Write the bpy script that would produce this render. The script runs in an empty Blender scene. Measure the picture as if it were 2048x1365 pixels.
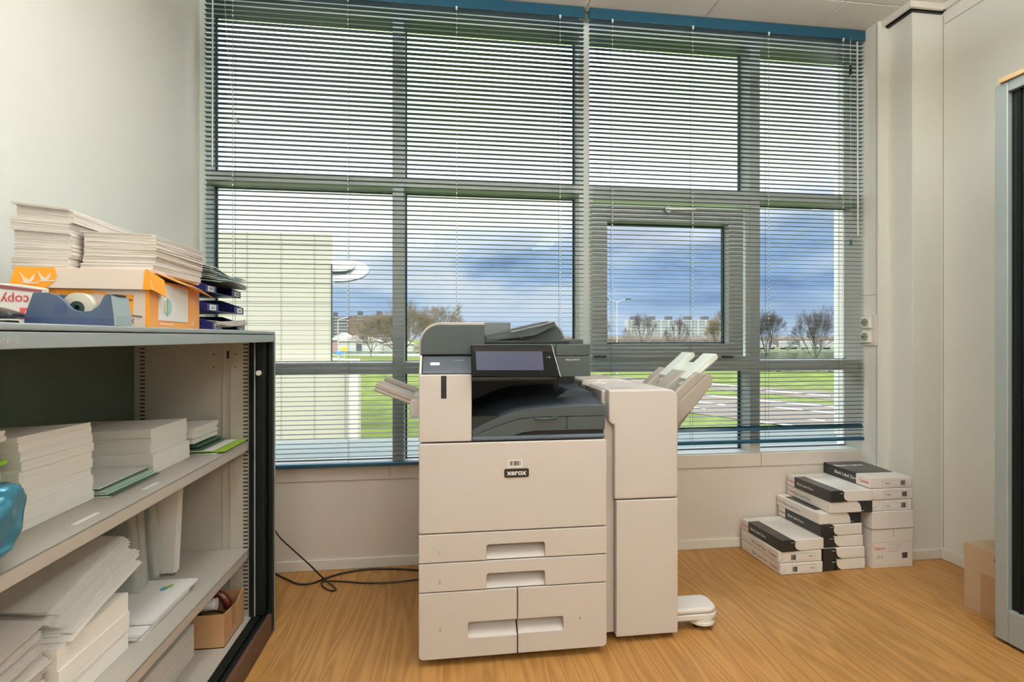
import bpy, bmesh, math, random
from mathutils import Matrix, Vector

random.seed(7)
scene = bpy.context.scene
COL = scene.collection

# ------------------------------------------------------------------ camera
F_PX, TH, CAM_H = 1038.0, math.atan(136 / 1038.0), 1.06
CT, ST = math.cos(TH), math.sin(TH)
cam = bpy.data.cameras.new('camera')
cam.sensor_width = 36.0
cam.lens = F_PX / 2048 * 36.0
cam.shift_y = -7.5 / 2048
cam.clip_start, cam.clip_end = 0.05, 2000
camo = bpy.data.objects.new('camera', cam)
camo.location = (0, 0, CAM_H)
camo.rotation_euler = (math.pi / 2, 0, -TH)
COL.objects.link(camo)
scene.camera = camo

# ------------------------------------------------------------------ colour management
scene.view_settings.view_transform = 'Standard'
scene.view_settings.look = 'None'
scene.view_settings.gamma = 1.0
scene.view_settings.exposure = 0.0
scene.view_settings.use_curve_mapping = False
try:
    scene.cycles.use_denoising = True
    scene.cycles.max_bounces = 10
    scene.cycles.diffuse_bounces = 5
    scene.cycles.transparent_max_bounces = 24
    scene.cycles.caustics_reflective = False
    scene.cycles.caustics_refractive = False
    scene.cycles.sample_clamp_indirect = 6.0
except Exception:
    pass

# ------------------------------------------------------------------ sky
w = bpy.data.worlds.new('sky'); scene.world = w; w.use_nodes = True
nt = w.node_tree; nt.nodes.clear()
def N(t, **k):
    n = nt.nodes.new(t)
    for a, b in k.items(): setattr(n, a, b)
    return n
def ramp(n, stops):
    cr = n.color_ramp
    while len(cr.elements) > 1: cr.elements.remove(cr.elements[0])
    cr.elements[0].position = stops[0][0]; cr.elements[0].color = (*stops[0][1], 1)
    for p, c in stops[1:]:
        e = cr.elements.new(p); e.color = (*c, 1)
tc = N('ShaderNodeTexCoord'); sx = N('ShaderNodeSeparateXYZ')
nt.links.new(tc.outputs['Generated'], sx.inputs[0])
mp = N('ShaderNodeMapping'); mp.inputs['Scale'].default_value = (1.5, 1.5, 5.5); mp.inputs['Location'].default_value = (0.35, 0.1, 0.62)
nt.links.new(tc.outputs['Generated'], mp.inputs[0])
nz = N('ShaderNodeTexNoise'); nz.inputs['Scale'].default_value = 1.7; nz.inputs['Detail'].default_value = 7; nz.inputs['Roughness'].default_value = 0.52
nz.inputs['Distortion'].default_value = 0.25
nt.links.new(mp.outputs[0], nz.inputs['Vector'])
cl = N('ShaderNodeValToRGB')
ramp(cl, [(0.32, (0.86, 0.90, 0.98)), (0.43, (0.66, 0.77, 0.92)), (0.52, (0.38, 0.55, 0.82)), (0.66, (0.13, 0.24, 0.50)), (0.78, (0.26, 0.37, 0.60))])
nt.links.new(nz.outputs[0], cl.inputs[0])
# towards the horizon: pale haze; overhead: bright white cloud
hz = N('ShaderNodeMapRange'); hz.inputs[1].default_value = 0.0; hz.inputs[2].default_value = 0.09
nt.links.new(sx.outputs[2], hz.inputs[0])
m1 = N('ShaderNodeMixRGB'); m1.inputs[1].default_value = (0.52, 0.66, 0.86, 1)
nt.links.new(hz.outputs[0], m1.inputs[0]); nt.links.new(cl.outputs[0], m1.inputs[2])
nz2 = N('ShaderNodeTexNoise'); nz2.inputs['Scale'].default_value = 2.2; nz2.inputs['Detail'].default_value = 4
nt.links.new(mp.outputs[0], nz2.inputs['Vector'])
ad = N('ShaderNodeMath', operation='MULTIPLY_ADD'); ad.inputs[1].default_value = 0.18
nt.links.new(nz2.outputs[0], ad.inputs[0]); nt.links.new(sx.outputs[2], ad.inputs[2])
# whiter towards the left (west) where the sun stands behind the cloud
ax = N('ShaderNodeMath', operation='MULTIPLY_ADD'); ax.inputs[1].default_value = -0.07
nt.links.new(sx.outputs[0], ax.inputs[0]); nt.links.new(ad.outputs[0], ax.inputs[2])
up = N('ShaderNodeMapRange'); up.inputs[1].default_value = 0.20; up.inputs[2].default_value = 0.33
up.interpolation_type = 'SMOOTHSTEP'
nt.links.new(ax.outputs[0], up.inputs[0])
m2 = N('ShaderNodeMixRGB'); m2.inputs[2].default_value = (1.35, 1.36, 1.42, 1)
nt.links.new(up.outputs[0], m2.inputs[0]); nt.links.new(m1.outputs[0], m2.inputs[1])
zen = N('ShaderNodeMapRange'); zen.inputs[1].default_value = 0.42; zen.inputs[2].default_value = 0.62   # unseen sky overhead raised to send more light into the room
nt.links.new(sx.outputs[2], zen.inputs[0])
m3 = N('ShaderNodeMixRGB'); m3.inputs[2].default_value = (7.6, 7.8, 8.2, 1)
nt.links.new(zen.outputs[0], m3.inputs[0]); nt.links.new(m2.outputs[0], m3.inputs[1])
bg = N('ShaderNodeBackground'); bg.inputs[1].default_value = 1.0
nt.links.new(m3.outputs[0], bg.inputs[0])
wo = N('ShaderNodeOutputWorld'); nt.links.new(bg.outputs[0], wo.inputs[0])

sun = bpy.data.lights.new('sun', 'SUN'); sun.energy = 1.2; sun.angle = math.radians(1.5); sun.color = (1.0, 0.95, 0.85)
suno = bpy.data.objects.new('sun', sun); COL.objects.link(suno)
suno.rotation_euler = Vector((0.55, 0.75, -0.62)).to_track_quat('-Z', 'Y').to_euler()
suno.location = (-20, -30, 40)

# added fill lamps, unseen: pendants shining down and up to brighten the room
FILL_W = 21.0
FILL_COL = (0.955, 0.985, 1.0)
FILL_LAMPS = [(-0.15, 0.85), (1.35, 0.85), (-0.25, -1.65), (1.35, -1.65)]
def fill_light(up):
    l = bpy.data.lights.new('fill_light', 'AREA'); l.shape = 'RECTANGLE'; l.size = 0.24; l.size_y = 1.1
    l.energy = FILL_W * (2.1 if up else 0.42); l.color = FILL_COL
    o = bpy.data.objects.new('fill_light', l); COL.objects.link(o)
    if up: o.rotation_euler = (math.pi, 0, 0)
    return o

# ------------------------------------------------------------------ measuring helpers (a point of the photo on a known plane)
def PY(px, py, Y):
    t = (px - 1024) / F_PX; z = Y / (CT - t * ST); return (z * (t * CT + ST), Y, CAM_H - (py - 675) / F_PX * z)
def PX(px, py, X):
    t = (px - 1024) / F_PX; z = X / (t * CT + ST); return (X, z * (CT - t * ST), CAM_H - (py - 675) / F_PX * z)
def PZ(px, py, Z):
    t = (px - 1024) / F_PX; z = (CAM_H - Z) * F_PX / (py - 675); return (z * (t * CT + ST), z * (CT - t * ST), Z)

# ------------------------------------------------------------------ materials
MATS = {}
def srgb(h):
    h = h.lstrip('#'); v = [int(h[i:i + 2], 16) / 255 for i in (0, 2, 4)]
    return tuple(c / 12.92 if c <= 0.04045 else ((c + 0.055) / 1.055) ** 2.4 for c in v)
def mat(name, color, rough=0.6, metal=0.0, noise=0.0, nscale=8.0, bump=0.0, bscale=60.0, spec=0.5, coat=0.0, alpha=None, stretch=None):
    if name in MATS: return MATS[name]
    m = bpy.data.materials.new(name); m.use_nodes = True; t = m.node_tree
    b = t.nodes['Principled BSDF']
    c = srgb(color) if isinstance(color, str) else color
    b.inputs['Base Color'].default_value = (*c, 1); b.inputs['Roughness'].default_value = rough
    b.inputs['Metallic'].default_value = metal; b.inputs['Specular IOR Level'].default_value = spec
    if coat: b.inputs['Coat Weight'].default_value = coat; b.inputs['Coat Roughness'].default_value = 0.1
    if alpha is not None: b.inputs['Alpha'].default_value = alpha
    co = t.nodes.new('ShaderNodeTexCoord'); src = co.outputs['Object']
    if stretch:
        mpp = t.nodes.new('ShaderNodeMapping'); mpp.inputs['Scale'].default_value = stretch
        t.links.new(src, mpp.inputs[0]); src = mpp.outputs[0]
    n = t.nodes.new('ShaderNodeTexNoise'); n.inputs['Scale'].default_value = nscale; n.inputs['Detail'].default_value = 5
    t.links.new(src, n.inputs['Vector'])
    mx = t.nodes.new('ShaderNodeMixRGB')
    mx.inputs[1].default_value = (*[v * (1 - noise) for v in c], 1); mx.inputs[2].default_value = (*[min(1, v * (1 + noise)) for v in c], 1)
    t.links.new(n.outputs[0], mx.inputs[0]); t.links.new(mx.outputs[0], b.inputs['Base Color'])
    if bump:
        n2 = t.nodes.new('ShaderNodeTexNoise'); n2.inputs['Scale'].default_value = bscale; n2.inputs['Detail'].default_value = 3
        t.links.new(src, n2.inputs['Vector'])
        bp = t.nodes.new('ShaderNodeBump'); bp.inputs['Strength'].default_value = bump; bp.inputs['Distance'].default_value = 0.002
        t.links.new(n2.outputs[0], bp.inputs['Height']); t.links.new(bp.outputs[0], b.inputs['Normal'])
    MATS[name] = m; return m

M_wall = mat('wall_paint', '#e9e9e2', 0.75, noise=0.02, bump=0.05, bscale=300)
M_wall_r = mat('wall_panel', '#e2e1d8', 0.45, noise=0.015, nscale=2)
M_parapet = mat('parapet_paint', '#dbd0c5', 0.55, noise=0.015, nscale=2)
M_ceil = mat('ceiling_tile', '#e4e1d8', 0.85, noise=0.03, nscale=40, bump=0.1, bscale=400)
M_white = mat('white_trim', '#dfdad0', 0.45, noise=0.01)
M_frame = mat('window_aluminium', '#e3eae4', 0.42, noise=0.02)
M_gasket = mat('gasket_rubber', '#1f3a3c', 0.5)
M_slat = mat('blind_slat', '#1c4a60', 0.4, metal=0.0, noise=0.05, spec=0.7)
M_head = mat('blind_teal', '#1f526a', 0.4, metal=0.2, noise=0.05)
M_cord = mat('cord_white', '#dfe0da', 0.6)
M_cord2 = mat('cord_grey', '#6f7c7c', 0.6)
M_clear = mat('clear_wand', '#c9d4cf', 0.15, spec=0.8)
M_dark = mat('charcoal_plastic', '#424b4d', 0.45, noise=0.05, bump=0.05, bscale=700)
M_navy = mat('slate_plastic', '#3e454f', 0.42, noise=0.04, bump=0.05, bscale=700)
M_black = mat('black_plastic', '#141515', 0.35, noise=0.1)
M_cav = mat('cavity_black', '#191d1c', 0.5, noise=0.1)
M_cream = mat('cream_plastic', '#c9c2bc', 0.48, noise=0.012, nscale=3, bump=0.03, bscale=900)
M_creamlt = mat('light_plastic', '#dcd6d0', 0.4, noise=0.01)
M_rim = mat('warm_grey_rim', '#b2a99f', 0.45)
M_gtray = mat('grey_tray_plastic', '#a0988f', 0.4, noise=0.03)
M_scr = mat('screen_glass', '#3d4057', 0.18, noise=0.05, nscale=5)
M_gloss = mat('black_gloss', '#050606', 0.25, spec=0.15)
M_silver = mat('silver_edge', '#b8bcb8', 0.25, metal=0.8)
M_metal = mat('cabinet_grey_metal', '#9fa7a6', 0.38, metal=0.25, noise=0.03, nscale=3, bump=0.04, bscale=900)
M_shelf = mat('shelf_beige_metal', '#b2aba1', 0.42, noise=0.02, nscale=3, bump=0.03, bscale=900)
M_inner = mat('cabinet_inside', '#b3ada1', 0.5, noise=0.02, nscale=3)
M_back = mat('cabinet_back_green', '#59665a', 0.6, noise=0.08)
M_tamb = mat('tambour_black', '#101615', 0.5, noise=0.1, spec=0.25)
M_brown = mat('brown_plinth', '#5a4132', 0.55, noise=0.05)
M_paper = mat('paper_white', '#eeebe4', 0.8, noise=0.03, nscale=30)
M_paperw = mat('paper_warm', '#d3ccc4', 0.8, noise=0.04, nscale=30)
M_paperc = mat('paper_cool', '#e4e3df', 0.7, noise=0.02, nscale=30)
M_grnlt = mat('folder_light_green', '#a8c38c', 0.6, noise=0.05)
M_grndk = mat('folder_dark_green', '#3f5f4a', 0.5, noise=0.05)
M_grnpl = mat('folder_pale_green', '#b5cfbb', 0.6, noise=0.05)
M_lime = mat('folder_lime', '#8fb534', 0.6, noise=0.05)
M_orange = mat('orange_print', '#e8961a', 0.5, noise=0.04)
M_orange2 = mat('orange_print_light', '#eda352', 0.5, noise=0.05)
M_boxcream = mat('box_cream_print', '#ddcdbf', 0.55, noise=0.02)
M_blue = mat('tray_blue_plastic', '#2c2d66', 0.3, noise=0.05)
M_disp = mat('dispenser_blue', '#44546e', 0.4, noise=0.06)
M_dispg = mat('dispenser_grey_end', '#8fa0a2', 0.45, noise=0.04)
M_tape = mat('tape_roll', '#c9c7b5', 0.2, noise=0.05, spec=0.7)
M_cardb = mat('cardboard', '#b58a62', 0.8, noise=0.06, nscale=20, bump=0.08, bscale=120)
M_cardp = mat('cardboard_pale', '#b79c7c', 0.8, noise=0.05, nscale=20, bump=0.08, bscale=120)
M_tapeb = mat('packing_tape', '#b08a66', 0.25, noise=0.05)
M_red = mat('red_print', '#c4353f', 0.5)
M_redlb = mat('red_label', '#d8585a', 0.5)
M_maroon = mat('maroon_print', '#8a4a4c', 0.55)
M_ink = mat('black_ink', '#16171a', 0.5)
M_greyink = mat('grey_ink', '#77787a', 0.6)
M_whiteink = mat('white_ink', '#ececec', 0.5)
M_ream = mat('ream_white_wrap', '#e6e0d9', 0.32, noise=0.02, bump=0.1, bscale=40)
M_reamb = mat('ream_black_wrap', '#2e2e2d', 0.3, noise=0.05, bump=0.1, bscale=40)
M_bag = mat('blue_bag_plastic', '#3f8198', 0.18, metal=0.3, noise=0.25, nscale=14)
M_cable = mat('black_cable', '#1b140e', 0.45)
M_teal = mat('logo_teal', '#58a7b8', 0.6)
M_lgreen = mat('logo_green', '#9dbd3a', 0.6)
M_sock = mat('socket_white', '#eeece4', 0.3)
M_sockd = mat('socket_grey_insert', '#8d8c86', 0.45)
M_clearp = mat('clear_sleeve', '#b9c6c2', 0.2, noise=0.08, nscale=25)
M_roll = mat('poster_roll_white', '#d3d3d3', 0.35)
M_redpl = mat('dark_red_plastic', '#5a2216', 0.35)
M_post = mat('street_pole', '#a9aaa8', 0.5)
M_asph = mat('asphalt', '#50473b', 0.9, noise=0.06, nscale=1.5)
M_lane = mat('lane_white', '#b5b0a5', 0.8)
M_conc = mat('ledge_concrete', '#5c6662', 0.8, noise=0.15, nscale=10)
M_facade = mat('facade_cream', '#aaa593', 0.6, noise=0.02, nscale=0.6)
M_facjt = mat('facade_joint', '#9a9a8c', 0.7)
M_bark = mat('bark', '#5a5045', 0.9, noise=0.15)
M_thick = mat('thicket_brown', '#4a4034', 0.95, noise=0.35, nscale=1.2)
M_hedge = mat('hedge_green', '#434834', 0.95, noise=0.35, nscale=1.5)
M_flat = mat('flat_block_white', '#a5a29e', 0.8)
M_flatb = mat('flat_block_brown', '#6e5a4b', 0.8)
M_flatg = mat('flat_block_glass', '#7a8288', 0.4)
M_roofd = mat('roof_dark', '#4a4c50', 0.8)
M_yel = mat('sign_yellow', '#f0b020', 0.5)
M_sblue = mat('sign_blue', '#4a90d8', 0.5)
M_van = mat('van_white', '#989893', 0.35)
M_vglass = mat('van_glass', '#4f565a', 0.2)
M_housew = mat('house_white', '#b0aea6', 0.7)
M_houser = mat('house_brick', '#a5807a', 0.8)

# grass
def grass_mat():
    m = bpy.data.materials.new('grass'); m.use_nodes = True; t = m.node_tree; b = t.nodes['Principled BSDF']
    b.inputs['Roughness'].default_value = 0.95; b.inputs['Specular IOR Level'].default_value = 0.1
    co = t.nodes.new('ShaderNodeTexCoord')
    n = t.nodes.new('ShaderNodeTexNoise'); n.inputs['Scale'].default_value = 0.6; n.inputs['Detail'].default_value = 8; n.inputs['Roughness'].default_value = 0.7
    t.links.new(co.outputs['Object'], n.inputs['Vector'])
    r = t.nodes.new('ShaderNodeValToRGB'); cr = r.color_ramp
    cr.elements[0].position = 0.3; cr.elements[0].color = (*srgb('#36421f'), 1); cr.elements[1].position = 0.7; cr.elements[1].color = (*srgb('#626b31'), 1)
    t.links.new(n.outputs[0], r.inputs[0]); t.links.new(r.outputs[0], b.inputs['Base Color'])
    return m
M_grass = grass_mat()

# oak floor, boards running towards the window
def floor_mat():
    m = bpy.data.materials.new('oak_floor'); m.use_nodes = True; t = m.node_tree; b = t.nodes['Principled BSDF']
    L = t.links.new
    def n(k, **kw):
        o = t.nodes.new(k)
        for a, c in kw.items(): setattr(o, a, c)
        return o
    co = n('ShaderNodeTexCoord')
    rot = n('ShaderNodeMapping'); rot.inputs['Rotation'].default_value = (0, 0, math.pi / 2)
    L(co.outputs['Object'], rot.inputs[0])
    br = n('ShaderNodeTexBrick'); br.inputs['Scale'].default_value = 1.0
    br.inputs['Brick Width'].default_value = 2.6; br.inputs['Row Height'].default_value = 0.192
    br.inputs['Mortar Size'].default_value = 0.0008; br.inputs['Mortar Smooth'].default_value = 0.2
    br.inputs['Color1'].default_value = (0, 0, 0, 1); br.inputs['Color2'].default_value = (1, 1, 1, 1); br.inputs['Bias'].default_value = 0
    br.inputs['Mortar'].default_value = (0.5, 0.5, 0.5, 1)
    br.offset = 0.37; br.offset_frequency = 2
    L(rot.outputs[0], br.inputs['Vector'])
    sc_ = n('ShaderNodeMapping'); sc_.inputs['Scale'].default_value = (9.0, 0.75, 1)
    L(co.outputs['Object'], sc_.inputs[0])
    off = n('ShaderNodeVectorMath', operation='MULTIPLY_ADD'); off.inputs[1].default_value = (13, 7, 3)
    L(br.outputs['Color'], off.inputs[0]); L(sc_.outputs[0], off.inputs[2])
    nz = n('ShaderNodeTexNoise'); nz.inputs['Scale'].default_value = 1.0; nz.inputs['Detail'].default_value = 2; nz.inputs['Roughness'].default_value = 0.45
    L(off.outputs[0], nz.inputs['Vector'])
    mu = n('ShaderNodeMath', operation='MULTIPLY'); mu.inputs[1].default_value = 13.0; L(nz.outputs[0], mu.inputs[0])
    fr = n('ShaderNodeMath', operation='PINGPONG'); fr.inputs[1].default_value = 0.5; L(mu.outputs[0], fr.inputs[0])
    gr = n('ShaderNodeMapping'); gr.inputs['Scale'].default_value = (260, 6, 1); L(co.outputs['Object'], gr.inputs[0])
    g = n('ShaderNodeTexNoise'); g.inputs['Scale'].default_value = 1.0; g.inputs['Detail'].default_value = 3; L(gr.outputs[0], g.inputs['Vector'])
    c1 = n('ShaderNodeValToRGB'); cr = c1.color_ramp
    cr.elements[0].position = 0.0; cr.elements[0].color = (*srgb('#9c6f3a'), 1)
    cr.elements[1].position = 0.5; cr.elements[1].color = (*srgb('#b6864d'), 1)
    L(fr.outputs[0], c1.inputs[0])
    c2 = n('ShaderNodeValToRGB'); cr = c2.color_ramp
    cr.elements[0].position = 0.3; cr.elements[0].color = (0.80, 0.78, 0.75, 1); cr.elements[1].position = 0.65; cr.elements[1].color = (1, 1, 1, 1)
    L(g.outputs[0], c2.inputs[0])
    mx = n('ShaderNodeMixRGB', blend_type='MULTIPLY'); mx.inputs[0].default_value = 0.55; L(c1.outputs[0], mx.inputs[1]); L(c2.outputs[0], mx.inputs[2])
    tone = n('ShaderNodeMapRange'); tone.inputs[3].default_value = 0.93; tone.inputs[4].default_value = 1.06; L(br.outputs['Color'], tone.inputs[0])
    mt = n('ShaderNodeVectorMath', operation='SCALE'); L(mx.outputs[0], mt.inputs[0]); L(tone.outputs[0], mt.inputs['Scale'])
    jt = n('ShaderNodeMixRGB'); jt.inputs[2].default_value = (*srgb('#8a5c2c'), 1); L(br.outputs['Fac'], jt.inputs[0]); L(mt.outputs[0], jt.inputs[1])
    L(jt.outputs[0], b.inputs['Base Color'])
    b.inputs['Roughness'].default_value = 0.42; b.inputs['Specular IOR Level'].default_value = 0.35
    bp = n('ShaderNodeBump'); bp.inputs['Strength'].default_value = 0.15; bp.inputs['Distance'].default_value = 0.001
    L(g.outputs[0], bp.inputs['Height']); L(bp.outputs[0], b.inputs['Normal'])
    return m
M_floor = floor_mat()

def glass_mat():
    m = bpy.data.materials.new('window_glass'); m.use_nodes = True; t = m.node_tree; t.nodes.clear()
    o = t.nodes.new('ShaderNodeOutputMaterial'); tr = t.nodes.new('ShaderNodeBsdfTransparent'); tr.inputs[0].default_value = (0.965, 0.985, 0.98, 1)
    gl = t.nodes.new('ShaderNodeBsdfGlossy'); gl.inputs['Roughness'].default_value = 0.01
    mx = t.nodes.new('ShaderNodeMixShader'); fr = t.nodes.new('ShaderNodeFresnel'); fr.inputs[0].default_value = 1.25
    t.links.new(fr.outputs[0], mx.inputs[0]); t.links.new(tr.outputs[0], mx.inputs[1]); t.links.new(gl.outputs[0], mx.inputs[2])
    t.links.new(mx.outputs[0], o.inputs[0]); return m
M_glass = glass_mat()
def emit_mat(name, c, s):
    m = bpy.data.materials.new(name); m.use_nodes = True; t = m.node_tree; b = t.nodes['Principled BSDF']
    b.inputs['Emission Color'].default_value = (*c, 1); b.inputs['Emission Strength'].default_value = s; return m
M_diff = emit_mat('fill_lamp_diffuser', FILL_COL, 2.0)

# ------------------------------------------------------------------ mesh helpers
class MB:
    def __init__(s): s.v = []; s.f = []; s.sm = []
    def add(s, vs, fs, M=None, smooth=False):
        b = len(s.v)
        for p in vs:
            p = Vector(p); s.v.append(M @ p if M is not None else p)
        for f in fs: s.f.append([b + i for i in f]); s.sm.append(smooth)
        return s
    def box(s, x0, x1, y0, y1, z0, z1, M=None):
        return s.add([(x0, y0, z0), (x1, y0, z0), (x1, y1, z0), (x0, y1, z0), (x0, y0, z1), (x1, y0, z1), (x1, y1, z1), (x0, y1, z1)],
                     [(3, 2, 1, 0), (4, 5, 6, 7), (0, 1, 5, 4), (1, 2, 6, 5), (2, 3, 7, 6), (3, 0, 4, 7)], M)
    def prism(s, poly, ax, a0, a1, M=None, smooth=False):
        """poly in the two other axes: ax 'y' -> (x,z), ax 'x' -> (y,z), ax 'z' -> (x,y)"""
        def P(p, a):
            return (p[0], a, p[1]) if ax == 'y' else ((a, p[0], p[1]) if ax == 'x' else (p[0], p[1], a))
        n = len(poly); vs = [P(p, a0) for p in poly] + [P(p, a1) for p in poly]
        area = sum(poly[i][0] * poly[(i + 1) % n][1] - poly[(i + 1) % n][0] * poly[i][1] for i in range(n))
        fl = (area > 0) != (ax == 'y')
        a = list(range(n)); bb = list(range(n, 2 * n))
        fs = [a[::-1], bb] if fl else [a, bb[::-1]]
        s.add(vs, fs, M)
        b0 = len(s.v) - 2 * n
        for i in range(n):
            j = (i + 1) % n
            q = [i, j, n + j, n + i] if fl else [j, i, n + i, n + j]
            s.f.append([b0 + k for k in q]); s.sm.append(smooth)
        return s
    def cyl(s, p0, p1, r, n=16, r2=None, caps=True, smooth=True):
        p0, p1 = Vector(p0), Vector(p1); d = (p1 - p0).normalized(); r2 = r if r2 is None else r2
        a = d.orthogonal().normalized(); b = d.cross(a)
        vs = []
        for p, rr in ((p0, r), (p1, r2)):
            for i in range(n):
                t = 2 * math.pi * i / n; vs.append(p + (a * math.cos(t) + b * math.sin(t)) * rr)
        s.add(vs, [(i, (i + 1) % n, n + (i + 1) % n, n + i) for i in range(n)], smooth=smooth)
        if caps:
            s.add(vs, [list(range(n))[::-1], list(range(n, 2 * n))])
        return s
    def tube(s, pts, r, n=8, closed=False):
        pts = [Vector(p) for p in pts]; rings = []; m = len(pts); b = len(s.v); up = Vector((0.13, 0.31, 0.94))
        for i, p in enumerate(pts):
            d = (pts[min(i + 1, m - 1)] - pts[max(i - 1, 0)]).normalized()
            a = d.cross(up); a = a.normalized() if a.length > 1e-3 else d.orthogonal().normalized(); c = d.cross(a)
            for k in range(n):
                t = 2 * math.pi * k / n; s.v.append(p + (a * math.cos(t) + c * math.sin(t)) * r)
        for i in range(m - 1):
            for k in range(n):
                s.f.append([b + i * n + k, b + (i + 1) * n + k, b + (i + 1) * n + (k + 1) % n, b + i * n + (k + 1) % n]); s.sm.append(True)
        s.f.append([b + k for k in range(n)]); s.sm.append(False)
        s.f.append([b + (m - 1) * n + k for k in range(n)][::-1]); s.sm.append(False)
        return s
    def sheet(s, fn, nu, nv, th, smooth=True):
        """fn(u,v)->point; a closed sheet of thickness th below it (along -z)"""
        b = len(s.v)
        for k in (0, 1):
            for i in range(nu + 1):
                for j in range(nv + 1):
                    p = Vector(fn(i / nu, j / nv)); s.v.append(p - Vector((0, 0, th * k)) if not callable(th) else p - th(i / nu, j / nv) * k)
        W = nv + 1; T = (nu + 1) * W
        I = lambda i, j, k: b + k * T + i * W + j
        for i in range(nu):
            for j in range(nv):
                s.f.append([I(i, j, 0), I(i + 1, j, 0), I(i + 1, j + 1, 0), I(i, j + 1, 0)]); s.sm.append(smooth)
                s.f.append([I(i, j, 1), I(i, j + 1, 1), I(i + 1, j + 1, 1), I(i + 1, j, 1)]); s.sm.append(smooth)
        for i in range(nu):
            s.f.append([I(i, 0, 0), I(i, 0, 1), I(i + 1, 0, 1), I(i + 1, 0, 0)]); s.sm.append(False)
            s.f.append([I(i, nv, 0), I(i + 1, nv, 0), I(i + 1, nv, 1), I(i, nv, 1)]); s.sm.append(False)
        for j in range(nv):
            s.f.append([I(0, j, 0), I(0, j + 1, 0), I(0, j + 1, 1), I(0, j, 1)]); s.sm.append(False)
            s.f.append([I(nu, j, 0), I(nu, j, 1), I(nu, j + 1, 1), I(nu, j + 1, 0)]); s.sm.append(False)
        return s

WM = {}
def tag(o, label=None, cat=None, group=None, kind=None):
    if label: o['label'] = label
    if cat: o['category'] = cat
    if group: o['group'] = group
    if kind: o['kind'] = kind
    return o
def thing(name, label, cat, loc=(0, 0, 0), rotz=0.0, group=None, kind=None):
    o = bpy.data.objects.new(name, None); COL.objects.link(o); o.empty_display_size = 0.05
    o.location = loc; o.rotation_euler = (0, 0, rotz)
    WM[o.name] = Matrix.Translation(loc) @ Matrix.Rotation(rotz, 4, 'Z')
    return tag(o, label, cat, group, kind)
def part(name, mb, m, parent=None, local=False, bevel=0.0, seg=2, label=None, origin=None, fix=False):
    me = bpy.data.meshes.new(name)
    vs = mb.v; W = Matrix.Identity(4)
    if parent is not None:
        W = WM[parent.name]
        if not local:
            inv = W.inverted(); vs = [inv @ Vector(p) for p in vs]
    elif origin is not None:
        W = Matrix.Translation(origin); vs = [Vector(p) - Vector(origin) for p in vs]
    me.from_pydata([tuple(p) for p in vs], [], mb.f); me.update()
    me.polygons.foreach_set('use_smooth', mb.sm)
    if fix:
        bm = bmesh.new(); bm.from_mesh(me); bmesh.ops.recalc_face_normals(bm, faces=bm.faces); bm.to_mesh(me); bm.free()
    o = bpy.data.objects.new(name, me); COL.objects.link(o); me.materials.append(m)
    WM[o.name] = W
    if parent is not None: o.parent = parent
    elif origin is not None: o.location = origin
    if bevel:
        md = o.modifiers.new('bevel', 'BEVEL'); md.width = bevel; md.segments = seg; md.limit_method = 'ANGLE'; md.angle_limit = math.radians(40)
        for p in me.polygons: p.use_smooth = True
        wn = o.modifiers.new('normals', 'WEIGHTED_NORMAL'); wn.keep_sharp = True
    if label: o['label'] = label
    return o
def single(name, mb, m, label, cat, group=None, kind=None, **k):
    xs = [p.x for p in mb.v]; ys = [p.y for p in mb.v]; zs = [p.z for p in mb.v]
    o = part(name, mb, m, origin=((min(xs) + max(xs)) / 2, (min(ys) + max(ys)) / 2, min(zs)), **k)
    return tag(o, label, cat, group, kind)
def struct(name, mb, m, parent=None, **k):
    o = part(name, mb, m, parent, **k)
    if parent is None: o['kind'] = 'structure'
    return o
def text(name, s, size, loc, rot, m, parent, extrude=0.0002, local=False, align='CENTER', sx=1.0, label=None, bold=0.0):
    cu = bpy.data.curves.new(name, 'FONT'); cu.body = s; cu.size = size; cu.extrude = extrude; cu.align_x = align; cu.align_y = 'CENTER'
    cu.resolution_u = 3; cu.offset = bold
    o = bpy.data.objects.new(name, cu); COL.objects.link(o); cu.materials.append(m)
    dg = bpy.context.evaluated_depsgraph_get(); me = bpy.data.meshes.new_from_object(o.evaluated_get(dg)); me.name = name
    bpy.data.objects.remove(o); o = bpy.data.objects.new(name, me); COL.objects.link(o)
    if not me.materials: me.materials.append(m)
    W = Matrix.Translation(loc) @ (Matrix.Rotation(rot[2], 4, 'Z') @ Matrix.Rotation(rot[1], 4, 'Y') @ Matrix.Rotation(rot[0], 4, 'X')) @ Matrix.Diagonal((sx, 1, 1, 1))
    if parent is not None:
        o.parent = parent
        if not local: W = WM[parent.name].inverted() @ W
    o.matrix_local = W if parent is not None else W
    if parent is None: o.matrix_world = W
    WM[o.name] = WM[parent.name] if parent is not None else W
    return o
H90 = math.pi / 2
FRONT = (H90, 0, 0)            # lettering that faces the viewpoint (-Y)
LEFTF = (H90, 0, -H90)         # lettering on a face that looks to -X
RIGHTF = (H90, 0, H90)         # lettering on a face that looks to +X

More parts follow.
